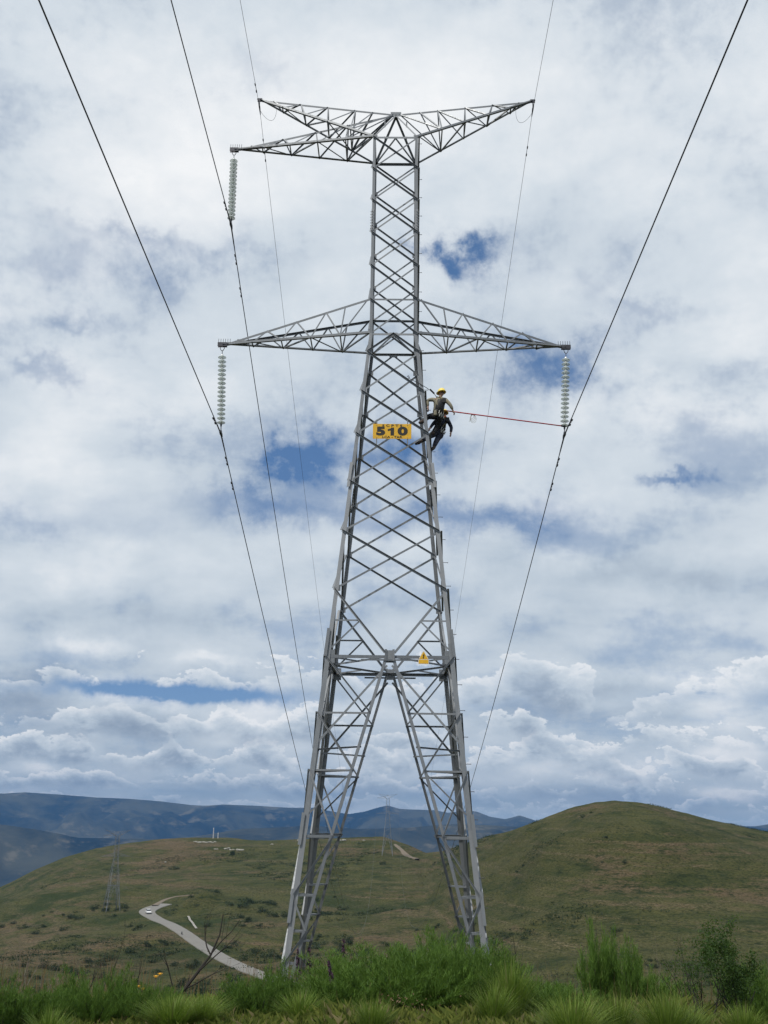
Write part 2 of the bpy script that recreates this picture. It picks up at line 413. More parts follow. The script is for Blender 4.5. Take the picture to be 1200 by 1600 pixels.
def terrain(x, y):
    '''hillside with the road bench cut into it'''
    x = np.atleast_1d(np.asarray(x, float)); y = np.atleast_1d(np.asarray(y, float)); z = _terrain0(x, y)
    k = np.where((x > -125) & (x < 25) & (y > 150) & (y < 470))[0]
    for c in range(0, len(k), 4000):
        kk = k[c:c + 4000]; d2 = (x[kk, None] - RD[None, :, 0]) ** 2 + (y[kk, None] - RD[None, :, 1]) ** 2
        a = d2.argmin(1); d = np.sqrt(d2[np.arange(len(kk)), a]); w = np.clip((d - 4.2) / 9.0, 0, 1); w = w * w * (3 - 2 * w)
        z[kk] = RZ[a] * (1 - w) + z[kk] * w
    return z


def tz(x, y): return float(terrain(x, y)[0])


def polar(az, r):
    x = CX + r * math.sin(R(az)); y = CY + r * math.cos(R(az)); return (x, y, tz(x, y))


def hit(az, el, r0=60, r1=900):
    """first place where a line of sight at this azimuth and elevation meets the hillside (used to lay the road on it)"""
    rs = np.arange(r0, r1, 1.0); z = terrain(CX + rs * math.sin(R(az)), CY + rs * math.cos(R(az)))
    k = np.where(z > rs * math.tan(R(el)))[0]
    r = rs[k[0]] if len(k) else r1
    return Vector((CX + r * math.sin(R(az)), CY + r * math.cos(R(az)), tz(CX + r * math.sin(R(az)), CY + r * math.cos(R(az)))))


def polar_sheet(name, rs, azs, zf, mat_, close=True):
    rs = np.asarray(rs); azs = np.radians(np.asarray(azs)); nr, na = len(rs), len(azs)
    A, Q = np.meshgrid(azs, rs); X = CX + Q * np.sin(A); Y = CY + Q * np.cos(A); Zz = zf(X.ravel(), Y.ravel())
    vs = np.stack([X.ravel(), Y.ravel(), Zz], 1)
    i, j = np.meshgrid(np.arange(nr - 1), np.arange(na if close else na - 1), indexing='ij'); j2 = (j + 1) % na
    fs = np.stack([i * na + j, (i + 1) * na + j, (i + 1) * na + j2, i * na + j2], -1).reshape(-1, 4)
    me = np_mesh(name, vs, fs, mat_, True)
    return link(name, me)


def _ground(t, b):
    tc = t.n.new('ShaderNodeTexCoord'); p = tc.outputs['Object']
    s = t.vm('MULTIPLY', p, (1, 1, 3.0))
    big = t.noise(s, .011, 6, .62, 2.1, .6); mid = t.noise(s, .055, 7, .70, 2.1, .5); fine = t.noise(s, .30, 5, .74); vf = t.noise(s, 1.1, 4, .75)
    x, y, z = t.sep(p)
    # terracing of the slopes: streaks that follow the height lines
    st = t.noise(t.comb(t.m('MULTIPLY', x, .018), t.m('MULTIPLY', y, .018), t.m('MULTIPLY', z, .55)), 1.0, 6, .68, 2.1, .5)
    c = t.mix(t.mr(mid, .32, .68), (.041, .054, .016), (.098, .096, .032))
    c = t.mix(t.mr(st, .40, .66, 0, .8), c, (.105, .095, .040))
    bare = t.mr(t.m('ADD', t.m('MULTIPLY', big, .55), t.m('ADD', t.m('MULTIPLY', st, .35), t.m('MULTIPLY', fine, .22))), .565, .66)
    c = t.mix(t.m('MULTIPLY', bare, .85), c, (.150, .105, .062))
    c = t.mix(t.mr(t.m('ADD', t.m('MULTIPLY', st, .4), t.m('MULTIPLY', vf, .6)), .56, .66, 0, .85), c, (.21, .175, .11))
    grn = t.mr(t.noise(s, .02, 4, .6, 2.0, .4), .50, .64)
    grn = t.m('MULTIPLY', grn, t.mr(z, -38, -14, 1, .12))
    c = t.mix(t.m('MULTIPLY', grn, .8), c, (.030, .048, .012))
    dk = t.mr(t.m('ADD', t.m('MULTIPLY', fine, .6), t.m('MULTIPLY', mid, .4)), .47, .38)
    c = t.mix(t.m('MULTIPLY', dk, .75), c, (.018, .028, .008))
    c = t.mix(t.mr(vf, .52, .38, 0, .75), c, (.018, .026, .007))
    t.put(b.inputs['Base Color'], c); b.inputs['Roughness'].default_value = .95; b.inputs['Specular IOR Level'].default_value = .1
    bp = t.n.new('ShaderNodeBump'); bp.inputs['Strength'].default_value = 1.0; bp.inputs['Distance'].default_value = 2.2
    t.put(bp.inputs['Height'], t.m('ADD', t.m('MULTIPLY', fine, 1.0), t.m('MULTIPLY', vf, .35))); t.l.new(bp.outputs[0], b.inputs['Normal'])


GROUND = mat('hillside_grass', _ground)
azs = np.unique(np.round(np.concatenate([np.arange(-36, 36, .14), np.arange(36, 324, 3.0)]), 3))
rs = np.concatenate([np.geomspace(1.5, 60, 70), np.geomspace(62, 200, 60), np.arange(202, 480, 2.2), np.arange(482, 850, 3.5), np.geomspace(860, 3600, 26)])
rs = np.concatenate([[0.05], rs])
g = polar_sheet('ground', rs, azs, terrain, GROUND); g['kind'] = 'structure'

MOUNT = [(-60, 1.1), (-26.9, 1.03), (-20.9, 1.163), (-19.65, 1.254), (-17.7, 1.164), (-16.07, 1.064), (-14.4, 1.028), (-12.7, .925), (-11.0, .753), (-10.3, .73), (-9.3, .812), (-7.56, .771), (-5.8, .695), (-4.4, .714), (-3.35, .526), (-2.46, .402), (-1.58, .549), (-.88, .761), (-.353, .889), (.354, .709), (1.24, .686), (2.29, .665), (3.0, .539), (4.05, .686), (4.57, .625), (5.27, .365), (6.13, .242), (6.9, .452), (7.86, .163), (9.9, .123), (16.5, .045), (19.05, .046), (19.68, .149), (22.76, .589), (25.7, .767), (60, 1.0)]
FRONT = [(-60, .3), (-26.7, .121), (-20.7, -.262), (-18.8, -.462), (-16.86, -.857), (-12.9, -.982), (-10.9, -.832), (-8.2, -.373), (-4.73, -.13), (-1.92, -.262), (.89, -.159), (3.7, .077), (6.47, -.087), (9.9, -.207), (60, -.2)]


def mountz(x, y):
    dx, dy = x - CX, y - CY; r = np.hypot(dx, dy); az = np.degrees(np.arctan2(dx, dy))
    a = np.where(az > 60, 60, np.where(az < -60, -60, az))
    zc = 9200 * np.tan(np.radians(tab(MOUNT, a))); zf = 5400 * np.tan(np.radians(tab(FRONT, a)))
    n1 = fbm(x / 900, y / 900, 5); rid = 1 - np.abs(fbm(x / 520 + 3, y / 700, 5)) * 2.2
    def bump(r0, z0, wl, wr, base):
        q = np.where(r < r0, (r0 - r) / wl, (r - r0) / wr); q = np.clip(q, 0, 1)
        return base + (z0 - base) * (1 - q) ** 1.15
    f = bump(5400, zf, 1500, 1200, -380) + (n1 * 110 + rid * 80 - 50) * np.clip(np.abs(r - 5400) / 420, 0, 1)
    m = bump(9200, zc, 3200, 1500, -380) + (n1 * 150 + rid * 150 - 100) * np.clip(np.abs(r - 9200) / 600, 0, 1)
    return np.maximum(np.maximum(f, m), -390 + n1 * 10)


def _mount(t, b):
    tc = t.n.new('ShaderNodeTexCoord'); p = tc.outputs['Object']
    n = t.noise(p, .0009, 8, .68, 2.1, .9); n2 = t.noise(p, .0045, 6, .7)
    c = t.mix(t.mr(n, .38, .62), (.005, .010, .012), (.068, .066, .042))
    c = t.mix(t.mr(n2, .54, .66, 0, .65), c, (.15, .13, .085))  # pale patches: cloud-broken sunlight on the slopes, painted into the colour
    t.put(b.inputs['Base Color'], c); b.inputs['Roughness'].default_value = 1; b.inputs['Specular IOR Level'].default_value = .05


MOUNTM = mat('mountain_cover', _mount)
m_ = polar_sheet('mountains', np.concatenate([[3595], np.arange(3650, 10700, 75)]), np.unique(np.round(np.concatenate([np.arange(-36, 36, .16), np.arange(36, 324, 2.5)]), 3)), mountz, MOUNTM)
m_['kind'] = 'structure'


# ------------------------------------------------------------------ road
def _road(t, b):
    tc = t.n.new('ShaderNodeTexCoord'); p = tc.outputs['Object']
    n = t.noise(p, .25, 5, .6); n2 = t.noise(p, 3, 4, .6)
    c = t.mix(n, (.15, .143, .128), (.22, .21, .188)); c = t.mix(t.m('MULTIPLY', n2, .3), c, (.13, .125, .112))
    t.put(b.inputs['Base Color'], c); b.inputs['Roughness'].default_value = .9


ROADM = mat('worn_road', _road)
TRACKM = simple('dirt_track', (.15, .12, .085), .95, scale=.6)


def ribbon(name, pts, widths, m_, lift=.35, sub=8, skirt=2.0, graded=False):
    """a strip of road laid over the hillside, with sloping earth shoulders"""
    P = [Vector(p) for p in pts]; out = []; ws = []
    for i in range(len(P) - 1):
        p0 = P[max(i - 1, 0)]; p1 = P[i]; p2 = P[i + 1]; p3 = P[min(i + 2, len(P) - 1)]
        for k in range(sub):
            t = k / sub
            out.append(.5 * ((2 * p1) + (p2 - p0) * t + (2 * p0 - 5 * p1 + 4 * p2 - p3) * t * t + (3 * p1 - p0 - 3 * p2 + p3) * t ** 3)); ws.append(widths[i] * (1 - t) + widths[i + 1] * t)
    out.append(P[-1]); ws.append(widths[-1]); n = len(out)
    zz = [tz(p.x, p.y) for p in out]
    zz = [sum(zz[max(0, i - 4):i + 5]) / len(zz[max(0, i - 4):i + 5]) for i in range(n)]
    mb = MB(); vs = []
    centre = []
    for i, p in enumerate(out):
        d = out[min(i + 1, n - 1)] - out[max(i - 1, 0)]; d.z = 0; d.normalize(); q = Vector((d.y, -d.x, 0)); w = ws[i] / 2
        zl = tz(*(p + q * w).xy); zr = tz(*(p - q * w).xy); z = (tz(p.x, p.y) if graded else max(zz[i], zl * .5 + zr * .5, (zl if zl > zr else zr) - .5)) + lift
        centre.append(Vector((p.x, p.y, z)))
        vs += [p + q * (w + skirt) + Vector((0, 0, z - 2.0 - p.z)), p + q * w + Vector((0, 0, z - p.z)), Vector((p.x, p.y, z + .06)), p - q * w + Vector((0, 0, z - p.z)), p - q * (w + skirt) + Vector((0, 0, z - 2.0 - p.z))]
    mb.add(vs, [(i * 5 + k, i * 5 + k + 1, i * 5 + k + 6, i * 5 + k + 5) for i in range(n - 1) for k in range(4)])
    o = mb.obj(name, m_, smooth=False); o['kind'] = 'structure'; return centre



road_c = ribbon('road', [(q[0], q[1], 0) for q in ROADXY], [6.4, 6.6, 6.8, 6.6, 6.0, 5.6] + [5.2] * 8, ROADM, lift=.22, skirt=.8, graded=True)
ribbon('dirt_path', [hit(a, e) for a, e in ((.05, -1.15), (.2, -1.27), (.48, -1.49), (.79, -1.75), (1.3, -1.95))], [2.5, 3, 3, 4, 3], TRACKM, .12, 5, .6)
ribbon('dirt_path', [hit(a, e) for a, e in ((-12.57, -4.38), (-12.13, -4.07), (-11.52, -3.89), (-10.6, -3.8))], [2.5, 2, 2, 2], TRACKM, .12, 5, .6)
ch = hit(-10.82, -4.89); ch2 = hit(-10.35, -5.48)
mb = MB(); n = 8
for i in range(n):
    a = ch.lerp(ch2, i / n); b = ch.lerp(ch2, (i + .93) / n); a.z = tz(a.x, a.y); b.z = tz(b.x, b.y)
    for s in (-.22, .22): mb.tube([a + Vector((s, 0, .3)), b + Vector((s, 0, .3))], .17, 5)
tag(mb.obj('drainage_channel', CONC), 'pale concrete drainage channel running down the bank above the road', 'channel')

# ------------------------------------------------------------------ pylon
ZT, ZU, ZW, ZB = 25.2, 18.2, 16.8, 5.0          # top frame, arm upper chord, waist, belt
APEX = Vector((0, 0, 26.9))
HB, HK = .86, 2.01
ZF = -5.65


def hw(z):
    if z >= ZW: return HB
    return HB + (HK - HB) * (ZW - z) / (ZW - ZB)


NODES_U = [25.2, 23.8, 22.4, 21.0, 19.6, 18.2, 16.8]
NODES_L = [16.8, 16.05, 14.45, 12.8, 11.0, 9.2, 7.2]
ROT = {0: ((1, 0), (0, 1)), 1: ((0, 1), (-1, 0)), 2: ((-1, 0), (0, -1)), 3: ((0, -1), (1, 0))}


def face(k):
    """maps (u along the face, n outward offset, z) to space; face 0 looks towards -y"""
    cs = [(1, 0, 0, -1), (0, 1, 1, 0), (-1, 0, 0, 1), (0, -1, -1, 0)][k]
    ux, uy, nx, ny = cs
    U = Vector((ux, uy, 0)); N = Vector((nx, ny, 0))
    def P(u, z, off=0.0): return U * u + N * (hw(z) + off) + Vector((0, 0, z))
    return U, N, P


def brace(mb, P, U, N, u0, z0, u1, z1, w=.065, out=True):
    p0, p1 = P(u0, z0, .016 if out else -.016), P(u1, z1, .016 if out else -.016)
    d = (p1 - p0).normalized(); a = d.cross(N)
    if a.z > 0: a = -a          # web hangs below the standing flange
    mb.angle(p0, p1, w, a, N if out else -N, .009)


def horiz(mb, P, U, N, u0, u1, z, w=.065, off=-.02):
    mb.angle(P(u0, z, off), P(u1, z, off), w, Vector((0, 0, -1)), -N, .009)


def plate(mb, c, U, V, su, sv, t=.012):
    U = U.normalized(); V = (V - U * V.dot(U)).normalized(); Nn = U.cross(V)
    mb.box(c, (su / 2, t / 2, sv / 2), Matrix((U, Nn, V)).transposed())


def arm_part(parts, tip, bots, tops, n, name, sub=True, wc=.09, wl=.05):
    """crossarm: bots/tops are chord roots; tip a point. parts: dict name->MB"""
    low, upc, lac = parts
    tip = Vector(tip); B = [Vector(q) for q in bots]; T = [Vector(q) for q in tops]
    ct = sum(B + T, Vector()) / len(B + T)
    for q in B:
        low.angle(q, tip, wc, (ct.x * 0, -1 if q.y > 0 else 1, 0), Vector((0, 0, 1)), .011)
    for q in T:
        upc.angle(q, tip, wc * .9, (0, -1 if q.y > 0 else 1, 0) if abs(q.y) > .01 else (0, 1, 0), Vector((0, 0, -1)), .011)
    fr = [1 - (1 - i / n) for i in range(n + 1)]
    # plane between the two lower chords
    for i in range(n):
        t0, t1 = i / n, (i + 1) / n
        a, b = (0, 1) if i % 2 == 0 else (1, 0)
        lac.angle(B[a].lerp(tip, t0), B[b].lerp(tip, t1), wl, (0, 0, 1), (1, 0, 0), .008)
        if 0 < i: lac.angle(B[0].lerp(tip, t0), B[1].lerp(tip, t0), wl, (0, 0, 1), (1, 0, 0), .008)
    # side faces: chord to chord zigzag
    for q in B:
        tq = min(T, key=lambda w_: (w_ - q).length)
        for i in range(n):
            t0, t1, tm = i / n, (i + 1) / n, (i + .5) / n
            if i: lac.angle(q.lerp(tip, t0), tq.lerp(tip, tm), wl, (0, 1 if q.y < 0 else -1, 0), (1, 0, 0), .008)
            else: lac.angle(q.lerp(tip, t1), tq.lerp(tip, .02), wl, (0, 1 if q.y < 0 else -1, 0), (1, 0, 0), .008)
            if i and i < n - 1: lac.angle(tq.lerp(tip, tm), q.lerp(tip, t1), wl, (0, 1 if q.y < 0 else -1, 0), (1, 0, 0), .008)
            elif i == 0: lac.angle(q.lerp(tip, t1), tq.lerp(tip, (tm + t1) / 2 + .02), wl, (0, 1 if q.y < 0 else -1, 0), (1, 0, 0), .008)


TIPS = {'LL': (-6.3, 0, 16.72), 'LR': (6.33, 0, 16.72), 'UL': (-6.35, 0, 25.2), 'EL': (-5.46, 0, 27.57), 'ER': (5.45, 0, 27.57)}


def leg_truss(mb, sx, sy, k, half, zf=ZF):
    """splayed leg face: inner chord of face k from the belt centre to the foot, with its lacing to the main leg"""
    U, N, P = face(k); s = half
    top = (0.06 * s, ZB - .05); knee = (1.60 * s, -.40); foot = (s * (hw(zf + .3) - .12), zf + .3)
    def inner(z):
        if z > knee[1]: t = (top[1] - z) / (top[1] - knee[1]); return top[0] + (knee[0] - top[0]) * t
        t = (knee[1] - z) / (knee[1] - foot[1]); return knee[0] + (foot[0] - knee[0]) * t
    zz = [top, knee, foot]
    for a, b in ((0, 1), (1, 2)):
        mb.angle(P(zz[a][0], zz[a][1], 0), P(zz[b][0], zz[b][1], 0), .092, U * s, -N, .012)
    lv = [ZB, 3.22, 1.50, -.38, -2.0, -2.95, -3.78, -4.6]
    for i, z in enumerate(lv[1:], 1):
        w = .058 if z != -.38 else .078
        horiz(mb, P, U, N, inner(z), s * hw(z), z, w, -.03)
        zp = lv[i - 1]
        if i <= 3: brace(mb, P, U, N, s * hw(zp), zp, inner(z), z, .052)
        elif i % 2 == 0: brace(mb, P, U, N, inner(zp), zp, s * hw(z), z, .056)
        else: brace(mb, P, U, N, s * hw(zp), zp, inner(z), z, .052)
    brace(mb, P, U, N, 0.1 * s, ZB - .3, s * hw(2.2), 2.2, .065, False)
    brace(mb, P, U, N, inner(1.5), 1.5, s * hw(.1), .1, .045, False)
    return inner


def build_pylon(name, loc, label, group, full=True, rz=0.0):
    if not full:
        root = None; one = MB()
    else: root = empty(name, loc, label, 'pylon', group)
    k_ = 1.0 if full else 1.0
    def part(nm, mbx, parent=None, m=STEEL):
        if full: return mbx.obj(nm, m, parent or root)
        one.v, one.f = one.v, one.f; one.add(mbx.v, mbx.f)
    corners = [(sx, sy) for sy in (-1, 1) for sx in (-1, 1)]
    for sx, sy in corners:
        mb = MB()
        for z0, z1, w in ((ZT + .05, ZW, .105), (ZW, 11.2, .12), (11.2, 5.4, .13), (5.4, -.2, .145), (-.2, ZF, .16)):
            mb.angle((sx * hw(z0), sy * hw(z0), z0), (sx * hw(z1), sy * hw(z1), z1), w * k_, (-sx, 0, 0), (0, -sy, 0), .014)
        # lapped splice angles with their bolts
        for zs in (21.5, 11.2, 5.4, -.2, -2.3):
            h = hw(zs) + .013
            mb.angle((sx * h, sy * h, zs + .45), (sx * (hw(zs - .9) + .013), sy * (hw(zs - .9) + .013), zs - .45), .10, (-sx, 0, 0), (0, -sy, 0), .012)
            if full:
                for q in range(7):
                    z = zs + .36 - q * .12; hz = hw(z) + .02
                    mb.box((sx * (hz - .05), sy * (hz + .012), z), (.014, .018, .014)); mb.box((sx * (hz + .012), sy * (hz - .05), z), (.018, .014, .014))
        lg = part('main_leg', mb)
        ft = MB(); zf = ZF; h = hw(zf)
        ft.box((sx * h, sy * h, zf - .25), (.28, .28, .42))
        if full: part('footing', ft, m=CONC)
    for k in range(4):
        U, N, P = face(k); mb = MB()
        for a, b in zip(NODES_U, NODES_U[1:]):
            ha, hb_ = hw(a), hw(b)
            brace(mb, P, U, N, -ha, a, hb_, b, .060 * k_); brace(mb, P, U, N, ha, a, -hb_, b, .055 * k_, False)
        for z, w in ((ZT, .08), (ZU, .065), (ZW, .075)): horiz(mb, P, U, N, -hw(z), hw(z), z, w)
        if full:
            for z in NODES_U:
                for s in (-1, 1): plate(mb, P(s * (hw(z) - .09), z, -.028), U, Vector((0, 0, 1)), .15, .17)
        part('upper_body_bracing', mb)
        mb = MB()
        brace(mb, P, U, N, 0, ZW, -hw(16.05), 16.05, .06); brace(mb, P, U, N, 0, ZW, hw(16.05), 16.05, .06)
        plate(mb, P(0, ZW - .05, -.03), U, Vector((0, 0, 1)), .30, .16)
        for a, b in zip(NODES_L[1:], NODES_L[2:]):
            brace(mb, P, U, N, -hw(a), a, hw(b), b, .072 * k_); brace(mb, P, U, N, hw(a), a, -hw(b), b, .062 * k_, False)
        for s in (-1, 1):
            brace(mb, P, U, N, s * hw(7.2), 7.2, s * .12, ZB + .1, .075 * k_, s < 0)
            # secondary members of the belt panel
            def on(z, s=s): t = (7.2 - z) / 2.1; return s * (hw(7.2) * (1 - t) + .12 * t)
            horiz(mb, P, U, N, on(6.15), s * hw(6.15), 6.15, .05)
            brace(mb, P, U, N, on(6.15), 6.15, s * hw(ZB + .1), ZB + .1, .05, False)
        if full:
            for z in NODES_L[1:]:
                for s in (-1, 1): plate(mb, P(s * (hw(z) - .10), z, -.028), U, Vector((0, 0, 1)), .17, .20)
        part('body_bracing', mb)
        mb = MB()
        horiz(mb, P, U, N, -hw(ZB), hw(ZB), ZB, .10 * k_)
        mb.angle(P(-.9, ZB - .13, .03), P(.9, ZB - .13, .03), .05, Vector((0, 0, -1)), -N, .01)
        plate(mb, P(0, ZB - .02, .022), U, Vector((0, 0, 1)), .26, .34); plate(mb, P(0, ZB - .05, -.035), U, Vector((0, 0, 1)), .30, .36)
        plate(mb, P(-.12, ZB, .05), U, Vector((0, 0, 1)), .07, .36); plate(mb, P(.12, ZB, .05), U, Vector((0, 0, 1)), .07, .36)
        for s in (-1, 1): plate(mb, P(s * (hw(ZB) - .14), ZB - .05, -.035), U, Vector((0, 0, 1)), .3, .42)
        part('belt_frame', mb)
    # plan bracing
    mb = MB()
    h = hw(ZB) - .03
    mids = [Vector((0, -h, ZB)), Vector((h, 0, ZB)), Vector((0, h, ZB)), Vector((-h, 0, ZB))]
    for i in range(4):
        mb.angle(mids[i], mids[(i + 1) % 4], .06, (0, 0, -1), -(mids[i] + mids[(i + 1) % 4]).normalized() + Vector((0, 0, .01)), .01)
        sx, sy = corners[i]; c = Vector((sx * h, sy * h, ZB - .02))
        m1 = min(mids, key=lambda q: (q - c).length)
        near = sorted(mids, key=lambda q: (q - c).length)[:2]
        mb.angle(c, (near[0] + near[1]) / 2 + Vector((0, 0, -.02)), .05, (0, 0, -1), (0, 1, 0), .01)
    part('plan_bracing', mb)
    h = HB - .03
    for z in (ZW, ZT):
        mb = MB()
        for s in (-1, 1): mb.angle((0, -h, z), (s * h, h, z), .065, (0, 0, -1), (0, 1, 0), .01)
        if z == ZW: part('plan_bracing', mb)
    part('plan_bracing', mb)
    for z in (-.40,):
        h = hw(z)
        for sx, sy in corners:
            mb = MB(); mb.angle((sx * 1.6, sy * (h - .02), z - .02), (sx * (h - .02), sy * 1.6, z - .02), .06, (0, 0, -1), (sx, sy, 0), .01)
            part('plan_bracing', mb)
    # legs below the belt
    for sx, sy in corners:
        mb = MB()
        k1 = 0 if sy < 0 else 2; h1 = sx if sy < 0 else -sx
        leg_truss(mb, sx, sy, k1, h1)
        k2 = 1 if sx > 0 else 3; h2 = sy if sx > 0 else -sy
        leg_truss(mb, sx, sy, k2, h2)
        for z in (2.2, 1.5, -2.0, -2.95, -3.78):      # ties between the two inner chords
            t = (ZB - z) / 5.4; q = 1.6 * t if z > -.4 else 1.6 + (hw(ZF) - 1.72) * (-.4 - z) / 5.0
            mb.angle((sx * q, sy * (hw(z) - .02), z), (sx * (hw(z) - .02), sy * q, z), .05, (0, 0, -1), (sx, sy, 0), .009)
        part('leg_bracing', mb)
    # peak
    mb = MB()
    for sx, sy in corners:
        mb.angle((sx * HB, sy * HB, ZT), APEX, .085 if sy > 0 else .06, (-sx, 0, 0), (0, -sy, 0), .011)
        mb.angle((sx * .45, sy * .45, ZT + .75), (sx * .45, sy * .45, ZT + 1.0), .05, (-sx, 0, 0), (0, -sy, 0), .01)
    plate(mb, APEX + Vector((0, -.02, 0)), Vector((1, 0, 0)), Vector((0, 0, 1)), .42, .2)
    part('peak', mb)
    # arms
    def arm(nm, tip, bots, tops, n, lab, wc=.085):
        parts = (MB(), MB(), MB()); arm_part(parts, tip, bots, tops, n, nm, True, wc * k_, .048 * k_)
        s = 1 if tip[0] > 0 else -1
        hd = MB(); tp = Vector(tip); pz = (.34, .16) if 'conductor' in lab else (.20, .09)
        plate(hd, tp + Vector((0, -.05, 0)), Vector((1, 0, 0)), Vector((0, 0, 1)), *pz); plate(hd, tp + Vector((0, .05, 0)), Vector((1, 0, 0)), Vector((0, 0, 1)), *pz)
        if 'conductor' in lab:
            for i in range(6): hd.tube([tp + Vector((-s * (i * .085 - .14), -.05, .08)), tp + Vector((-s * (i * .085 - .14), -.05, .22))], .009, 5)
        if full:
            r = empty('crossarm'); r.parent = root; r['label'] = lab
            parts[0].obj('lower_chord', STEEL, r); parts[1].obj('upper_chord', STEEL, r); parts[2].obj('lacing', STEEL, r); hd.obj('tip_plate', DKSTEEL, r)
        else:
            for q in parts: part('', q)
    c4 = lambda s, z: [(s * HB, -HB, z), (s * HB, HB, z)]
    arm('ll', TIPS['LL'], c4(-1, ZW), c4(-1, ZU), 5, 'lower left conductor arm')
    arm('lr', TIPS['LR'], c4(1, ZW), c4(1, ZU), 5, 'lower right conductor arm')
    arm('ul', TIPS['UL'], c4(-1, ZT), [APEX], 5, 'upper left conductor arm, level, below the raised shield wire arm')
    arm('el', TIPS['EL'], c4(-1, ZT), [APEX], 5, 'raised left shield wire arm', .08)
    arm('er', TIPS['ER'], c4(1, ZT), [APEX], 5, 'raised right shield wire arm', .08)
    if full:
        z = 24.9; i = 0
        while z > -3.6:
            mb = MB(); h = hw(z)
            mb.tube([(h - .01, -h + .05, z), (h + .15, -h + .05, z)], .0095, 5); mb.tube([(h + .145, -h + .05, z), (h + .158, -h + .05, z)], .017, 6)
            mb.obj('step_bolt', DKSTEEL, root); z -= .80; i += 1
        return root
    me = one.mesh(name, STEEL); o = link(name, me, None, loc); o.rotation_euler.z = rz
    return tag(o, label, 'pylon', group)


main = build_pylon('pylon', (0, 0, 0), 'tall grey lattice pylon in the foreground standing on splayed legs, two people on it', 'lattice pylons')

far1 = None
for az, r, lab, rz in ((-.32, 585, 'small distant lattice pylon on the plateau crest, seen between the legs of the large pylon', 0.02), (-14.77, 470, 'small distant lattice pylon on the left hillside above the bend of the road', .5)):
    p = polar(az, r); loc = (p[0], p[1], p[2] - ZF)
    if far1 is None: far1 = build_pylon('pylon', loc, lab, 'lattice pylons', False, rz); FAR = Vector(loc)
    else:
        o = far1.copy(); COL.objects.link(o); o.location = loc; o.rotation_euler.z = rz; o['label'] = lab

# ------------------------------------------------------------------ insulator strings
CL = {'LL': (-6.14, 13.20), 'LR': (6.13, 13.25), 'UL': (-6.28, 21.79)}
LAB = {'LL': ('glass insulator string hanging from the lower left arm', 'lower left'), 'LR': ('glass insulator string hanging from the lower right arm, touched by the red pole', 'lower right'), 'UL': ('glass insulator string hanging from the upper left arm, highest of the three', 'upper left')}
disc_me = MB(); disc_me.lathe([(.045, .045), (.075, .035), (.115, .018), (.146, -.008), (.152, -.022), (.146, -.026), (.13, -.012), (.122, -.030), (.108, -.030), (.100, -.008), (.088, -.032), (.074, -.032), (.066, -.004), (.04, -.010), (.025, -.02), (.045, .045)], 20)
disc_m = disc_me.mesh('insulator_disc', GLASS, True)
cap_me = MB(); cap_me.lathe([(0, .115), (.028, .112), (.040, .095), (.047, .07), (.052, .046), (.048, .036), (.0, .036)], 12); cap_me.lathe([(0, .0), (.030, -.004), (.024, -.035), (.011, -.045), (.011, -.085), (0, -.085)], 10)
cap_m = cap_me.mesh('cap', CAP, True)
for key, (cx_, cz) in CL.items():
    tip = Vector(TIPS[key]); tip.z -= .08; end = Vector((cx_, 0, cz)); L = (end - tip).length; ax = (end - tip).normalized()
    root = empty('insulator_string', tip, LAB[key][0], 'insulator', 'glass insulator strings')
    q = Vector((0, 0, -1)).rotation_difference(ax); root.rotation_mode = 'QUATERNION'; root.rotation_quaternion = q
    mb = MB(); mb.tube([(-.075, 0, 0), (-.075, 0, -.07), (-.045, 0, -.14), (0, 0, -.17), (.045, 0, -.14), (.075, 0, -.07), (.075, 0, 0)], .013, 6)
    mb.tube([(0, 0, -.15), (0, 0, -.30)], .014, 6); mb.obj('shackle', DKSTEEL, root)
    for i in range(16):
        z = -.42 - i * .172
        d = link('insulator_disc', disc_m, root, (0, 0, z)); link('cap', cap_m, d)
    mb = MB(); z0 = -.42 - 15 * .172 - .06
    mb.tube([(0, 0, z0 + .02), (0, 0, -L + .06)], .018, 6); mb.box((0, 0, z0 - .05), (.03, .012, .05)); mb.obj('link_rod', DKSTEEL, root)
    mb = MB(); mb.tube([(0, -.22, -L + .02), (0, -.1, -L - .0), (0, 0, -L + .01), (0, .1, -L - .0), (0, .22, -L - .035)], [.03, .045, .055, .045, .03], 8); mb.box((0, 0, -L + .06), (.03, .05, .06)); mb.obj('clamp', DKSTEEL, root)

# ------------------------------------------------------------------ conductors
def span(x0, z0, a_front, b_front, fx, fz, fy, slope, r, mb):
    b = (fz - z0 + slope * fy) / fy ** 2
    back = []
    y = 0.0; st = .8
    while y < fy: back.append((x0 + (fx - x0) * y / fy, y, z0 - slope * y + b * y * y)); y += st; st = min(st * 1.12, 12)
    back.append((fx, fy, fz))
    mb.tube(back, r, 6)
    fr = []; y = 0.0; st = .8
    while y < 420: fr.append((x0, -y, z0 + a_front * y + b_front * y * y)); y += st; st = min(st * 1.12, 12)
    mb.tube(fr, r, 6)
    return lambda y: (x0 + (fx - x0) * y / fy, y, z0 - slope * y + b * y * y) if y >= 0 else (x0, y, z0 + a_front * -y + b_front * y * y)


def wire_dir(f, y): return (Vector(f(y + .05)) - Vector(f(y - .05))).normalized()


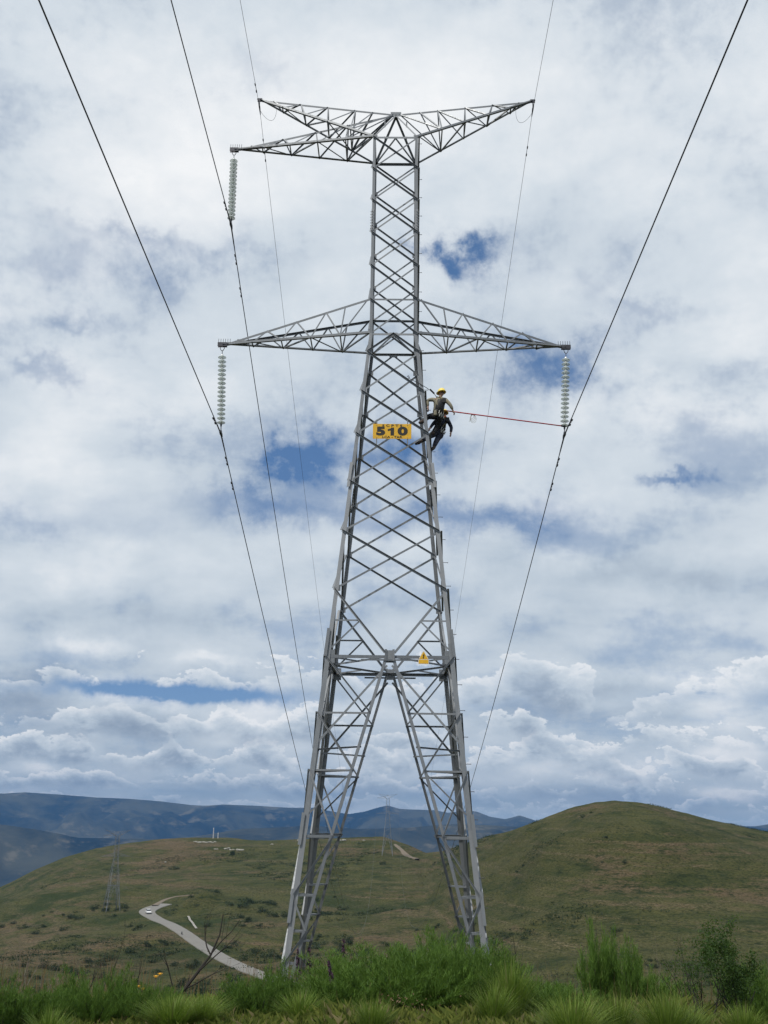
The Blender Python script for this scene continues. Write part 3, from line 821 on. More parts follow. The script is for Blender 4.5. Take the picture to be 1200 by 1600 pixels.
wires = [('LL', -6.14, 13.20, .018, .0001, .272, 'thick cable clamped under the lower left insulator string'),
         ('LR', 6.13, 13.25, .016, .0001, .262, 'thick cable clamped under the lower right insulator string'),
         ('UL', -6.28, 21.79, .010, .0001, .342, 'thick cable clamped under the upper left insulator string')]
for key, x0, z0, af, bf, sl, lab in wires:
    tpz = FAR.z + z0; mb = MB()
    f = span(x0, z0 - .0, af, bf, FAR.x + x0, tpz, FAR.y, sl, .0175, mb)
    w = mb.obj('conductor', WIRE, smooth=True); tag(w, lab, 'cable', 'conductors of the power line')
    mb = MB(); mb.tube([f(y) for y in (-1.1, -.8, -.4, 0)], [.018, .024, .026, .03], 8); mb.tube([f(y) for y in (.02, .4, .8, 1.1)], [.03, .026, .024, .018], 8); mb.obj('armour_rods', DKSTEEL, w)
    for y in (-1.35, 1.5, 3.1):
        p = Vector(f(y)); d = wire_dir(f, y); mb = MB(); dn = Vector((0, 0, -1)); dn = (dn - d * dn.dot(d)).normalized()
        c = p + dn * .085
        mb.box(p + dn * .035, (.018, .03, .055)); mb.tube([c - d * .23, c + d * .23], .007, 5)
        for s in (-1, 1): mb.tube([c + d * s * .13, c + d * s * .16, c + d * s * .25, c + d * s * .27], [.02, .034, .034, .015], 8)
        mb.obj('vibration_damper', DKSTEEL, w)
for key, x0, z0, af, bf, sl, lab, nd in (('EL', -5.46, 27.25, .018, .0001, .300, 'thin shield wire hung at the tip of the raised left arm', (-1.1, 1.6, 2.2)), ('ER', 5.45, 27.2, .03, .0001, .262, 'thin shield wire hung at the tip of the raised right arm', (1.9,))):
    tpz = FAR.z + z0; mb = MB()
    f = span(x0, z0, af, bf, FAR.x + x0, tpz, FAR.y, sl, .0075, mb)
    w = mb.obj('shield_wire', WIRE, smooth=True); tag(w, lab, 'wire', 'shield wires of the power line')
    s = 1 if x0 > 0 else -1
    mb = MB(); mb.tube([(x0, 0, 27.5), (x0, 0, z0 + .05)], .016, 5); mb.tube([f(-.35), f(0), f(.35)], [.015, .034, .015], 6); mb.obj('suspension_clamp', DKSTEEL, w)
    mb = MB(); pts = []
    for i in range(15):
        t = i / 14; ang = math.pi * t
        pts.append((x0 - s * (.02 + .62 * math.sin(ang / 2) ** 1.2 + .05 * math.sin(ang)), .05 + .25 * t, z0 - .12 - .55 * math.sin(ang) + .30 * t))
    mb.tube(pts, .0065, 5); mb.obj('earthing_lead', WIRE, w)
    for y in nd:
        p = Vector(f(y)); d = wire_dir(f, y); mb = MB()
        mb.tube([p - d * .22 + Vector((0, 0, -.05)), p + d * .22 + Vector((0, 0, -.05))], .006, 5)
        for q in (-1, 1): mb.tube([p + d * q * .13 + Vector((0, 0, -.05)), p + d * q * .24 + Vector((0, 0, -.05))], .026, 7)
        mb.obj('vibration_damper', DKSTEEL, w)

# ------------------------------------------------------------------ signs
def text(name, s, size, loc, mat_, parent, sx=1.0, off=0.0, ry=None):
    cd = bpy.data.curves.new(name, 'FONT'); cd.body = s; cd.size = size; cd.extrude = .002; cd.offset = off
    cd.align_x = 'CENTER'; cd.align_y = 'CENTER'; cd.resolution_u = 4
    tmp = bpy.data.objects.new('tmp', cd); COL.objects.link(tmp)
    dg = bpy.context.evaluated_depsgraph_get(); me = bpy.data.meshes.new_from_object(tmp.evaluated_get(dg))
    bpy.data.objects.remove(tmp, do_unlink=True)
    me.materials.clear(); me.materials.append(mat_)
    o = link(name, me, parent, loc); o.rotation_euler = (R(90), 0, 0); o.scale = (sx, 1, 1)
    return o


def prism(mb, pts, y0, y1):
    n = len(pts); mb.add([(x, y0, z) for x, z in pts] + [(x, y1, z) for x, z in pts], [tuple(range(n)), tuple(range(n, 2 * n))[::-1]] + [(i, i + n, (i + 1) % n + n, (i + 1) % n) for i in range(n)])


tilt = math.atan(.0958)
sg = empty('number_sign', (-.005, -1.36, 12.80), 'yellow rectangular plate with the black number 510 on the front of the pylon', 'sign'); sg.rotation_euler.x = -tilt * 0
mb = MB(); mb.box((0, 0, 0), (.66, .004, .275)); pl = mb.obj('plate', PAINTY, sg)
b_ = pl.modifiers.new('b', 'BEVEL'); b_.width = .003
text('number', '5', .40, (-.39, -.008, -.005), BLACKP, sg, 1.5, .024)
text('number', '0', .40, (.36, -.008, -.005), BLACKP, sg, 1.6, .022)
mb = MB(); prism(mb, [(-.055, -.150), (.065, -.150), (.065, .140), (-.025, .140), (-.06, .105), (-.15, .075), (-.15, .008), (-.055, .042)], -.0095, -.006); mb.obj('number', BLACKP, sg)
text('lettering', 'S C P T S', .12, (0, -.008, .205), BLACKP, sg, 1.5, .002)
text('lettering', 'LCA - TAR', .11, (0, -.008, -.212), BLACKP, sg, 1.35, .002)
for s in (-1, 1):
    mb = MB(); mb.box((s * .53, .010, -.02), (.018, .003, .46)); mb.box((s * .53, .045, .40), (.015, .035, .01)); mb.box((s * .53, -.008, .23), (.012, .004, .012)); mb.box((s * .53, -.008, -.23), (.012, .004, .012)); mb.obj('support_bar', STEEL, sg)
ws = empty('warning_sign', (1.06, -2.07, 4.90), 'small yellow triangular high voltage warning sign fixed to the belt of the pylon', 'sign')
mb = MB()
prism(mb, [(-.165, -.175), (.165, -.175), (.165, -.045), (.03, .225), (-.03, .225), (-.165, -.045)], 0, .006); mb.obj('plate', WHITEP, ws)
mb = MB(); prism(mb, [(-.140, -.020), (.140, -.020), (.012, .205), (-.012, .205)], -.004, -.001); mb.obj('yellow_triangle', PAINTY, ws)
mb = MB(); prism(mb, [(-.152, -.162), (.152, -.162), (.152, -.040), (-.152, -.040)], -.004, -.001); mb.obj('yellow_panel', PAINTY, ws)
mb = MB(); prism(mb, [(.012, .150), (-.034, .075), (-.006, .080), (-.022, .020), (-.036, .026), (-.004, -.012), (.016, .032), (.000, .026), (.032, .098), (.006, .093), (.026, .150)], -.008, -.005); mb.obj('lightning_symbol', BLACKP, ws)
mb = MB()
for s in (-.16, .16): mb.box((s, .035, .0), (.012, .03, .05))
mb.obj('bracket', STEEL, ws)

# ------------------------------------------------------------------ people
def skin(name, chains, mat_, parent, root=None, sub=1):
    """chains: list of [(point, radius)...]; shared points weld so the result is one surface"""
    vs = []; rad = []; es = []; ix = {}
    def vid(p, r):
        k = tuple(round(c, 4) for c in p)
        if k not in ix: ix[k] = len(vs); vs.append(k); rad.append(r)
        return ix[k]
    for c in chains:
        ids = [vid(p, r) for p, r in c]
        for a, b in zip(ids, ids[1:]): es.append((a, b))
    me = bpy.data.meshes.new(name); me.from_pydata(vs, es, []); me.update()
    o = link(name, me, parent); md = o.modifiers.new('skin', 'SKIN'); md.use_smooth_shade = True
    sv = me.skin_vertices[0].data
    for i, r in enumerate(rad):
        rr = r if isinstance(r, tuple) else (r, r)
        sv[i].radius = rr; sv[i].use_root = False
    seen = set(); adj = {}
    for a, b in es: adj.setdefault(a, []).append(b); adj.setdefault(b, []).append(a)
    r0 = vid(*root) if root else 0
    for s in [r0] + list(range(len(vs))):
        if s in seen: continue
        sv[s].use_root = True; st = [s]
        while st:
            q = st.pop()
            if q in seen: continue
            seen.add(q); st += adj.get(q, [])
    ss = o.modifiers.new('sub', 'SUBSURF'); ss.levels = sub; ss.render_levels = sub
    me.materials.append(mat_)
    return o


def lerp(a, b, t): return tuple(a[i] + (b[i] - a[i]) * t for i in range(3))
def addv(a, b): return tuple(a[i] + b[i] for i in range(3))


def make_person(J, label, top, legs, arm_skin, fwd, grip=False, sleeve=1.0, vest=False):
    o = J['pelvis']
    L = {k: tuple(v[i] - o[i] for i in range(3)) for k, v in J.items()}
    root = empty('person', o, label, 'person')
    def hand(w, d):
        d = Vector(d).normalized(); n = d.cross(Vector(fwd)).normalized(); pal = tuple(Vector(w) + d * .065)
        ch = [[(w, .028), (pal, (.038, .018))]]
        for i, (s, ln) in enumerate(((-1.5, .075), (-.5, .088), (.5, .082), (1.5, .065))):
            b0 = Vector(pal) + n * s * .019 + d * .02; k1 = b0 + d * ln * .5 + Vector(fwd) * .008; k2 = k1 + d * ln * .35 + Vector(fwd) * (.035 if grip else .02)
            ch.append([(pal, (.038, .018)), (tuple(b0), .010), (tuple(k1), .0095), (tuple(k2), .008)])
        th = Vector(w) + d * .03 - n * .035
        ch.append([(w, .028), (tuple(th), .013), (tuple(th + d * .035 - n * .012 + Vector(fwd) * .015), .010)])
        return ch
    neck, head, pel = L['neck'], L['head'], L['pelvis']
    hd = Vector(head) + Vector((0, 0, -.055)); head = tuple(hd); nk = Vector(neck); f = Vector(fwd)
    body = [[(pel, .10), (L['waist'], .09), (L['chest'], (.12, .09)), (neck, .055), (tuple(nk.lerp(hd, .5)), .062), (head, (.085, .095)), (tuple(hd + Vector((0, 0, .07))), .08)]]
    for s in 'LR':
        body.append([(L['chest'], (.12, .09)), (L['sh' + s], .06), (lerp(L['sh' + s], L['el' + s], .5), .05), (L['el' + s], .043), (lerp(L['el' + s], L['wr' + s], .4), .040), (L['wr' + s], .028)])
        body += hand(L['wr' + s], Vector(L['wr' + s]) - Vector(L['el' + s]))
        body.append([(pel, .10), (L['hip' + s], .07), (lerp(L['hip' + s], L['kn' + s], .5), .06), (L['kn' + s], .048), (lerp(L['kn' + s], L['an' + s], .4), .045), (L['an' + s], .022), (L['to' + s], .018)])
    skin('body', body, SKIN, root, (pel, .10))
    # face: nose and ears
    side = f.cross(Vector((0, 0, 1))).normalized()
    for s in (-1, 1): skin('ear', [[(tuple(hd + side * s * .088 + Vector((0, 0, .02))), .018), (tuple(hd + side * s * .092 + Vector((0, 0, -.02))), .012)]], SKIN, root)
    skin('nose', [[(tuple(hd + f * .088 + Vector((0, 0, .03))), .012), (tuple(hd + f * .112 + Vector((0, 0, -.01))), .016)]], SKIN, root)
    shirt = [[(L['pelvis'], .165), (L['waist'], (.17, .155)), (L['chest'], (.20, .16)), (tuple(Vector(L['chest']).lerp(nk, .8)), .10)]]
    for s in 'LR': shirt.append([(L['chest'], (.20, .16)), (L['sh' + s], .095), (lerp(L['sh' + s], L['el' + s], .5), .078), (L['el' + s], .066), (lerp(L['el' + s], L['wr' + s], .85 * sleeve), .050)])
    skin('shirt', shirt, top, root, (L['pelvis'], .165))
    if vest:
        vb = Vector(L['chest']) - f * .05; vw = Vector(L['waist']) - f * .04; vp = Vector(L['pelvis']) - f * .03
        skin('harness_vest', [[(tuple(vp), .19), (tuple(vw), (.19, .17)), (tuple(vb), (.185, .165)), (tuple(vb + (nk - vb) * .45 - f * .02), (.13, .10))]], HARN, root, (tuple(vp), .19))
    tr = [[(addv(pel, (0, 0, .06)), .17), (pel, .172)]]
    for s in 'LR': tr.append([(pel, .172), (L['hip' + s], .140), (lerp(L['hip' + s], L['kn' + s], .5), .128), (L['kn' + s], .104), (lerp(L['kn' + s], L['an' + s], .4), .095), (lerp(L['kn' + s], L['an' + s], .9), .074)])
    skin('trousers', tr, legs, root, (pel, .172))
    for s in 'LR':
        a, k, t_ = L['an' + s], L['kn' + s], L['to' + s]
        heel = tuple(Vector(a) - (Vector(t_) - Vector(a)).normalized() * .05 + Vector((0, 0, -.06)))
        skin('boot', [[(lerp(k, a, .72), .070), (a, .072), (tuple(Vector(a) * .4 + Vector(t_) * .6 + Vector((0, 0, -.02))), (.062, .058)), (tuple(Vector(t_) + Vector((0, 0, -.025))), (.055, .045))], [(a, .072), (heel, .052)]], LEATHER, root)
    # helmet: shell with brim, chin strap at the back
    hm = MB(); prof = [(.0, .165), (.045, .160), (.085, .140), (.113, .105), (.126, .06), (.130, .02), (.150, .008), (.150, .0), (.128, .0)]
    hm.lathe(prof, 20); m1 = hm.mesh('helmet', HELMET, True)
    for v in m1.vertices:
        if v.co.z < .015 and v.co.y > .05: v.co.y += .035
        v.co.y *= 1.12
    ho = link('helmet', m1, root, tuple(hd + Vector((0, 0, .045)))); ho.rotation_euler = (R(-8), R(6), math.atan2(-f.x, f.y))
    hr = skin('hair', [[(tuple(hd - f * .02 + Vector((0, 0, .05))), .092), (tuple(hd - f * .045 + Vector((0, 0, -.02))), .072)]], BLACKP, root)
    # harness: belt, shoulder and leg straps
    hs = []
    ch, wa = Vector(L['chest']), Vector(L['waist'])
    def ring(c, ax, r1, r2, th, n=14):
        mb = MB(); ax = Vector(ax).normalized(); u = side - ax * side.dot(ax); u.normalize(); w = ax.cross(u)
        mb.tube([c + u * math.cos(2 * math.pi * i / n) * r1 + w * math.sin(2 * math.pi * i / n) * r2 for i in range(n + 1)], th, 6); return mb
    up = (nk - Vector(pel)).normalized()
    ring(Vector(pel) + up * .10, up, .165, .155, .032).obj('harness_belt', HARN, root)
    mb = MB()
    for s in (-1, 1):
        mb.tube([Vector(pel) - f * .15 - side * s * .08 + up * .1, ch - f * .155 + side * s * .03, nk - side * s * -.10 - f * .06 - up * .03, nk + side * s * .11 + f * .04 - up * .06, ch + f * .15 + side * s * .07, Vector(pel) + f * .15 + side * s * .09 + up * .1], .020, 6)
    mb.obj('harness_strap', HARNY, root)
    for s in 'LR': 
        h_, k_ = Vector(L['hip' + s]), Vector(L['kn' + s]); ring(h_.lerp(k_, .30), k_ - h_, .108, .108, .018).obj('leg_strap', HARN, root)
    mb = MB()
    for i in range(3): mb.tube([Vector(pel) - side * (.12 - i * .11) - f * .16 + up * .08, Vector(pel) - side * (.16 - i * .11) - f * .19 - up * .05, Vector(pel) - side * (.10 - i * .11) - f * .17 - up * .14, Vector(pel) - side * (.06 - i * .11) - f * .16 - up * .02], .012, 6)
    mb.obj('karabiner_rope', ROPE, root)
    if vest:
        for q_, sz in ((side * .20, .11), (side * -.19, .09)):
            mb = MB(); c_ = Vector(pel) + q_ - f * .05; mb.lathe([(0, .08), (.055, .075), (.06, .0), (.06, -sz), (0, -sz - .02)], 10, tuple(c_)); mb.obj('tool_bag', HARN if sz > .1 else TAN, root)
    mb = MB(); mb.box(ch - f * .19, (.07, .035, .09)); pk = mb.obj('tool_pouch', HARN, root); bv = pk.modifiers.new('b', 'BEVEL'); bv.width = .02; bv.segments = 2
    return root


P1 = {'head': (1.717, -0.95, 14.457), 'neck': (1.671, -0.95, 14.27), 'chest': (1.648, -0.95, 14.09), 'waist': (1.603, -0.93, 13.855), 'pelvis': (1.581, -0.9, 13.626), 'shL': (1.467, -1.0, 14.17), 'shR': (1.868, -0.9, 14.18), 'elR': (2.026, -0.98, 13.959), 'wrR': (2.116, -0.95, 13.754), 'elL': (1.219, -0.95, 14.151), 'wrL': (1.237, -1.02, 13.827), 'hipL': (1.50, -0.92, 13.568), 'knL': (1.256, -0.6, 13.676), 'anL': (1.039, -1.08, 13.29), 'toL': (0.906, -1.14, 13.24), 'hipR': (1.66, -0.85, 13.575), 'knR': (1.569, -0.62, 13.261), 'anR': (1.40, -0.75, 12.98), 'toR': (1.297, -0.7, 12.92)}
P2 = {'head': (1.83, -0.38, 13.90), 'neck': (1.82, -0.4, 13.74), 'chest': (1.784, -0.4, 13.60), 'waist': (1.715, -0.4, 13.422), 'pelvis': (1.669, -0.4, 13.22), 'shL': (1.60, -0.5, 13.62), 'shR': (1.965, -0.35, 13.65), 'elR': (2.084, -0.4, 13.352), 'wrR': (2.055, -0.5, 13.093), 'elL': (1.411, -0.65, 13.365), 'wrL': (1.302, -0.85, 13.114), 'hipL': (1.59, -0.45, 13.152), 'knL': (1.273, -0.75, 12.866), 'anL': (0.951, -1.12, 12.52), 'toL': (0.78, -1.18, 12.43), 'hipR': (1.745, -0.38, 13.181), 'knR': (1.571, -0.55, 12.828), 'anR': (1.43, -0.75, 12.438), 'toR': (1.359, -0.8, 12.343)}
make_person(P1, 'person in tan shirt and yellow helmet, upper of the two, holding the red pole', TAN, BLACKC, True, (-.75, .66, 0), True, .95, True)
p2 = make_person(P2, 'person in dark navy overalls just below the tan shirted one, arm hanging down', NAVY, NAVY, True, (-.80, .60, 0))

skin('orange_collar', [[(tuple(Vector(P2['neck']) - Vector(P2['pelvis']) + Vector((.02, -.02, .03))), .085), (tuple(Vector(P2['neck']) - Vector(P2['pelvis']) + Vector((.06, -.05, -.08))), (.10, .08))]], ORANGE, p2)
mb = MB(); mb.tube([(1.72, -.90, 13.80), (2.6, -.72, 13.76), (4.4, -.35, 13.68), (6.10, -.06, 13.58)], .021, 10)
pole = mb.obj('insulating_pole', REDP, smooth=True); tag(pole, 'long thin red pole reaching from the climber to the lower right insulator string', 'pole')
mb = MB(); mb.tube([(6.02, -.07, 13.585), (6.13, -.05, 13.58)], .032, 8); mb.tube([(6.10, -.06, 13.58), (6.16, -.06, 13.63), (6.19, -.04, 13.58), (6.16, -.02, 13.53)], .010, 5); mb.obj('hook', DKSTEEL, pole)
mb = MB()
for i in range(4):
    w = .05 + .02 * i; l = .16 + .05 * i; c = Vector((2.80 + .012 * i, -.68, 13.74))
    mb.tube([c + Vector((w * math.sin(t), .01 * i, -l * (1 - math.cos(t)) / 2)) for t in [k * math.pi / 6 for k in range(13)]], .007, 5)
mb.tube([(2.80, -.68, 13.74), (2.74, -.68, 13.60), (2.69, -.67, 13.46)], .007, 5)
tag(mb.obj('rope_coil', ROPE), 'small coil of pale rope hanging from the red pole', 'rope')
mb = MB(); mb.tube([(.55, -1.03, 14.98), (.62, -1.05, 14.90), (.9, -1.08, 14.75), (1.15, -1.10, 14.58), (1.42, -1.02, 14.42), (1.56, -.98, 14.22)], .011, 6); mb.tube([(1.30, -1.06, 14.52), (1.46, -1.0, 14.38)], .03, 6)
mb.tube([(.50, -1.02, 15.02), (.55, -1.05, 15.04), (.58, -1.04, 14.97), (.53, -1.02, 14.95)], .014, 6)
tag(mb.obj('safety_lanyard', HARN), 'dark safety lanyard running from the climber in the tan shirt to the pylon bracing', 'lanyard')

# ------------------------------------------------------------------ vehicles on the road
def car(loc, rz):
    root = empty('car', loc, 'small white car on the bend of the road', 'car'); root.rotation_euler.z = rz
    def prof(mb, pts, w, inset=0):
        n = len(pts); vs = [(x, -w / 2, z) for x, z in pts] + [(x, w / 2, z) for x, z in pts]
        mb.add(vs, [tuple(range(n)), tuple(range(n, 2 * n))[::-1]] + [(i, i + n, (i + 1) % n + n, (i + 1) % n) for i in range(n)])
    mb = MB(); prof(mb, [(-2.15, .35), (-2.2, .75), (-2.1, 1.02), (-1.0, 1.06), (1.0, 1.04), (1.9, .92), (2.2, .7), (2.2, .35)], 1.78); bd = mb.obj('body', CARW, root); b = bd.modifiers.new('b', 'BEVEL'); b.width = .08; b.segments = 2
    mb = MB(); prof(mb, [(-2.0, 1.05), (-1.75, 1.58), (.35, 1.60), (1.05, 1.05)], 1.55); cb_ = mb.obj('cabin', GLASSD, root)
    mb = MB(); prof(mb, [(-1.80, 1.57), (-1.75, 1.63), (.33, 1.65), (.45, 1.58)], 1.5); mb.obj('roof', CARW, root)
    for x in (-1.35, 1.4):
        for y in (-.8, .8):
            mb = MB(); mb.tube([(x, y - .11, .34), (x, y + .11, .34)], .34, 16); wh = mb.obj('wheel', TYRE, root)
            mb = MB(); s = 1 if y > 0 else -1; mb.tube([(x, y + s * .10, .34), (x, y + s * .125, .34)], .2, 10); mb.obj('rim', CAP, wh)
    for y in (-.65, .65): mb = MB(); mb.box((2.17, y, .72), (.05, .16, .07)); mb.obj('headlight', WHITEP, root)
    return root


def road_near(p):
    i = min(range(len(road_c)), key=lambda k: (road_c[k] - p).length); a = road_c[max(i - 1, 0)]; b = road_c[min(i + 1, len(road_c) - 1)]
    return road_c[i], (b - a).normalized()


c0, dd = road_near(Vector((-98, 403, -37))); car(c0 + Vector((0, 0, .05)), math.atan2(dd.y, dd.x))
c0, dd = road_near(Vector((-71, 342, -38))); n_ = Vector((dd.y, -dd.x, 0)); side_ = -n_ if n_.y > 0 else n_; c0 = c0 + side_ * 1.8 + Vector((0, 0, .05))
mc = empty('motorcycle', c0, 'tiny dark motorcycle on the near lane of the road', 'motorcycle'); mc.rotation_euler.z = math.atan2(dd.y, dd.x)
for x in (-.65, .65):
    mb = MB(); mb.tube([(x, -.05, .31), (x, .05, .31)], .31, 14); mb.obj('wheel', TYRE, mc)
mb = MB(); mb.tube([(-.65, 0, .33), (-.25, 0, .55), (.25, 0, .75), (.5, 0, .85), (.65, 0, .33)], [.05, .12, .14, .06, .04], 8); mb.tube([(-.7, 0, .78), (-.3, 0, .80), (.1, 0, .84)], [.08, .11, .1], 8); mb.obj('frame', DKSTEEL, mc)
mb = MB(); mb.tube([(.45, -.35, 1.0), (.5, 0, .98), (.45, .35, 1.0)], .025, 6); mb.obj('handlebar', DKSTEEL, mc)

# ------------------------------------------------------------------ masts and rocks on the plateau
for az, r, h, lab in ((-9.77, 712, 6.5, 'taller pale antenna mast on the crest of the left plateau'), (-9.52, 712, 3.4, 'short pale antenna mast on the crest of the left plateau')):
    p = polar(az, r); root = empty('antenna_mast', p, lab, 'mast', 'masts on the plateau crest')
    mb = MB(); w = .35
    for i in range(3):
        a = 2 * math.pi * i / 3; mb.tube([(w * math.cos(a), w * math.sin(a), 0), (w * .3 * math.cos(a), w * .3 * math.sin(a), h)], .09, 5)
    for k in range(int(h)):
        for i in range(3):
            a = 2 * math.pi * i / 3; b = 2 * math.pi * (i + 1) / 3; q = w * (1 - .7 * k / h)
            mb.tube([(q * math.cos(a), q * math.sin(a), k), (q * math.cos(b), q * math.sin(b), k + 1)], .04, 4)
    mb.obj('lattice', MASTP, root); mb = MB(); mb.tube([(0, 0, h), (0, 0, h + .8)], .05, 5); mb.box((0, -.1, h - .3), (.18, .12, .3)); mb.obj('antenna', WHITEP, root)


def rock_mesh(seed, sx, sy, sz):
    rr = np.random.RandomState(seed); mb = MB(); n, m = 10, 6; vs = []
    for i in range(m + 1):
        for k in range(n):
            th = math.pi * i / m; ph = 2 * math.pi * k / n; q = 1 + rr.uniform(-.22, .22)
            vs.append((sx * q * math.sin(th) * math.cos(ph), sy * q * math.sin(th) * math.sin(ph), sz * (.3 + q * math.cos(th) * .9)))
    mb.add(vs, [(i * n + k, i * n + (k + 1) % n, (i + 1) * n + (k + 1) % n, (i + 1) * n + k) for i in range(m) for k in range(n)])
    return mb.mesh('rock', ROCKM)


rocks = [rock_mesh(s, 1.7, 1.0, .7) for s in range(4)]
spots = [(-10.7 + i * .115, -1.16 - .012 * (i % 3)) for i in range(10)] + [(-9.62, -1.52), (-9.5, -1.53), (-9.05, -1.52), (-8.93, -1.50), (-8.82, -1.54), (-8.66, -1.55), (-8.45, -1.54), (-8.3, -1.57), (-8.15, -1.56), (-2.9, -1.0), (-2.7, -1.0), (-1.6, -.98), (-5.1, -1.02), (-12.2, -2.2), (-6.6, -1.25)]
for i, (a, e) in enumerate(spots):
    p = hit(a, e, 200, 780); o = link('rock', rocks[i % 4], None, p); o.rotation_euler.z = i * 1.3; s = rng.uniform(.6, 1.15); o.scale = (s, s, s)
    tag(o, 'pale grey rock lying in the hillside grass', 'rock', 'pale rocks scattered on the hillside')


# ------------------------------------------------------------------ vegetation
def leaf_cloud(seed, n, shape, size, mat_, name, flat=False):
    rr = np.random.RandomState(seed); c = shape(rr, n)
    d = rr.normal(size=(n, 3)); d[:, 2] = np.abs(d[:, 2]) * .7 + .2; d /= np.linalg.norm(d, axis=1)[:, None]
    u = np.cross(d, rr.normal(size=(n, 3))); u /= np.linalg.norm(u, axis=1)[:, None]
    L = size * rr.uniform(.6, 1.3, n)[:, None]; w = L * .42
    vs = np.stack([c - d * L * .5, c - u * w * .5, c + d * L * .5, c + u * w * .5], 1).reshape(-1, 3)
    fs = np.arange(4 * n).reshape(-1, 4)
    return np_mesh(name, vs, fs, mat_)


def far_shape(rr, n):
    k = 7; cs = rr.normal(size=(k, 3)) * (.5, .5, .22); cs[:, 2] += .5
    q = cs[rr.randint(0, k, n)]; d = rr.normal(size=(n, 3)); d /= np.linalg.norm(d, axis=1)[:, None]
    p = q + d * (rr.uniform(.2, 1, (n, 1)) ** .5) * (.48, .48, .40); p[:, 2] = np.abs(p[:, 2]); return p


FB = [leaf_cloud(20 + i, 420, far_shape, .22, FARLEAF, 'far_bush') for i in range(5)]
stem_mb = MB()
for i in range(5):
    a = i * 1.3; stem_mb.tube([(0, 0, -.4), (.15 * math.cos(a), .15 * math.sin(a), .3), (.4 * math.cos(a), .4 * math.sin(a), .7)], [.06, .045, .02], 5)
rr = np.random.RandomState(11); cnt = 0
while cnt < 285:
    az = rr.uniform(-21, 21); r = rr.uniform(150, 640)
    x = CX + r * math.sin(R(az)); y = CY + r * math.cos(R(az))
    d = float(fbm(np.array([x / 60.]), np.array([y / 60.]), 3)[0])
    if r > tab(RC, az) * .96: continue
    dens = .25 + d * 1.5 + (.45 if az < -2 and r < 480 else -.12)
    if az > 5: dens -= .22
    if rr.rand() > dens: continue
    if min((road_c[k].x - x) ** 2 + (road_c[k].y - y) ** 2 for k in range(0, len(road_c), 3)) < 90: continue
    s = rr.uniform(.8, 2.3) if az < 2 else rr.uniform(.5, 1.4)
    o = link('hillside_bush', FB[cnt % 5], None, (x, y, tz(x, y) - .15 * s)); o.rotation_euler.z = rr.uniform(0, 6.28); o.scale = (s * rr.uniform(1, 1.7), s * rr.uniform(1, 1.5), s * rr.uniform(.7, 1.0))
    tag(o, 'dark green bush dotted over the hillside beyond the pylon', 'bush', 'dark bushes scattered over the hillside'); cnt += 1


def feather_mesh(seed, w, h, nst, nnd, mat_=None, spread=1.0):
    """broom-like shrub: many fine upright stems feathered with thin needles"""
    rr = np.random.RandomState(seed); V = []; F = []; stems = MB(); b = 0
    for s in range(nst):
        a = rr.uniform(0, 6.283); q = rr.uniform(0, 1) ** .6; base = np.array([math.cos(a), math.sin(a), 0]) * q * w * .22
        ln = h * rr.uniform(.38, 1.15) * (1 - .3 * q ** 2); lean = np.array([math.cos(a), math.sin(a), 0]) * q * w * .5 * spread * rr.uniform(.7, 1.15)
        sway = rr.normal(size=3) * .05 * h; sway[2] = 0
        def at(t): return base + np.array([0, 0, ln]) * t + lean * t ** 1.4 + sway * t * t
        if s % 5 == 0: stems.tube([tuple(at(t)) for t in (0, .35, .7)], [.010, .007, .004], 4)
        t = 1 - rr.uniform(0, .85, nnd) ** 1.1; t = np.clip(t, .12, 1)
        P = base + np.outer(t, (0, 0, ln)) + np.outer(t ** 1.4, lean) + np.outer(t * t, sway)
        P += rr.normal(size=(nnd, 3)) * .012
        d = rr.normal(size=(nnd, 3)) * .36; d[:, 2] = rr.uniform(.8, 1.5, nnd); d += lean / max(ln, .1) * .5; d /= np.linalg.norm(d, axis=1)[:, None]
        L = rr.uniform(.04, .10, nnd)[:, None]; u = np.cross(d, rr.normal(size=(nnd, 3))); u /= np.linalg.norm(u, axis=1)[:, None]
        wd = rr.uniform(.0014, .0028, nnd)[:, None]
        V.append(np.stack([P - u * wd, P + u * wd, P + d * L * .6 + u * wd * .7, P + d * L, P + d * L * .6 - u * wd * .7], 1).reshape(-1, 3))
    V = np.concatenate(V); n = len(V) // 5; F = np.arange(5 * n).reshape(-1, 5)
    return np_mesh('foliage', V, F, mat_ or FEATHER), stems.mesh('stems', TWIG)


def tuft_mesh(seed, w, h, n, bw=.006, mat_=None):
    rr = np.random.RandomState(seed); a = rr.uniform(0, 6.283, n); q = rr.uniform(0, 1, n) ** .7
    dr = np.stack([np.cos(a), np.sin(a), 0 * a], 1); base = dr * (rr.uniform(0, .16, n) * w)[:, None]; ln = h * rr.uniform(.5, 1.1, n)
    out = dr * (q * w * .62)[:, None]; sd_ = np.stack([-np.sin(a), np.cos(a), 0 * a], 1)
    def at(t): return base + np.stack([0 * a, 0 * a, ln * (t - .30 * q * t * t)], 1) + out * .72 * t ** 1.8
    ws = bw * rr.uniform(.6, 1.2, n)[:, None]
    R_ = [(0, 1), (.45, .85), (.78, .5)]; cols = []
    for t, k in R_: cols += [at(t) - sd_ * ws * k, at(t) + sd_ * ws * k]
    cols.append(at(1.0)); V = np.stack(cols, 1).reshape(-1, 3); b = np.arange(n)[:, None] * 7
    F = [tuple(b_ + np.array(f)) for f in ((0, 1, 3, 2), (2, 3, 5, 4)) for b_ in b[:, 0]] + [tuple(b_ + np.array((4, 5, 6))) for b_ in b[:, 0]]
    me = bpy.data.meshes.new('grass_tuft'); me.from_pydata(V.tolist(), [], [tuple(int(i) for i in f) for f in F]); me.materials.append(mat_ or TUFTM); return me


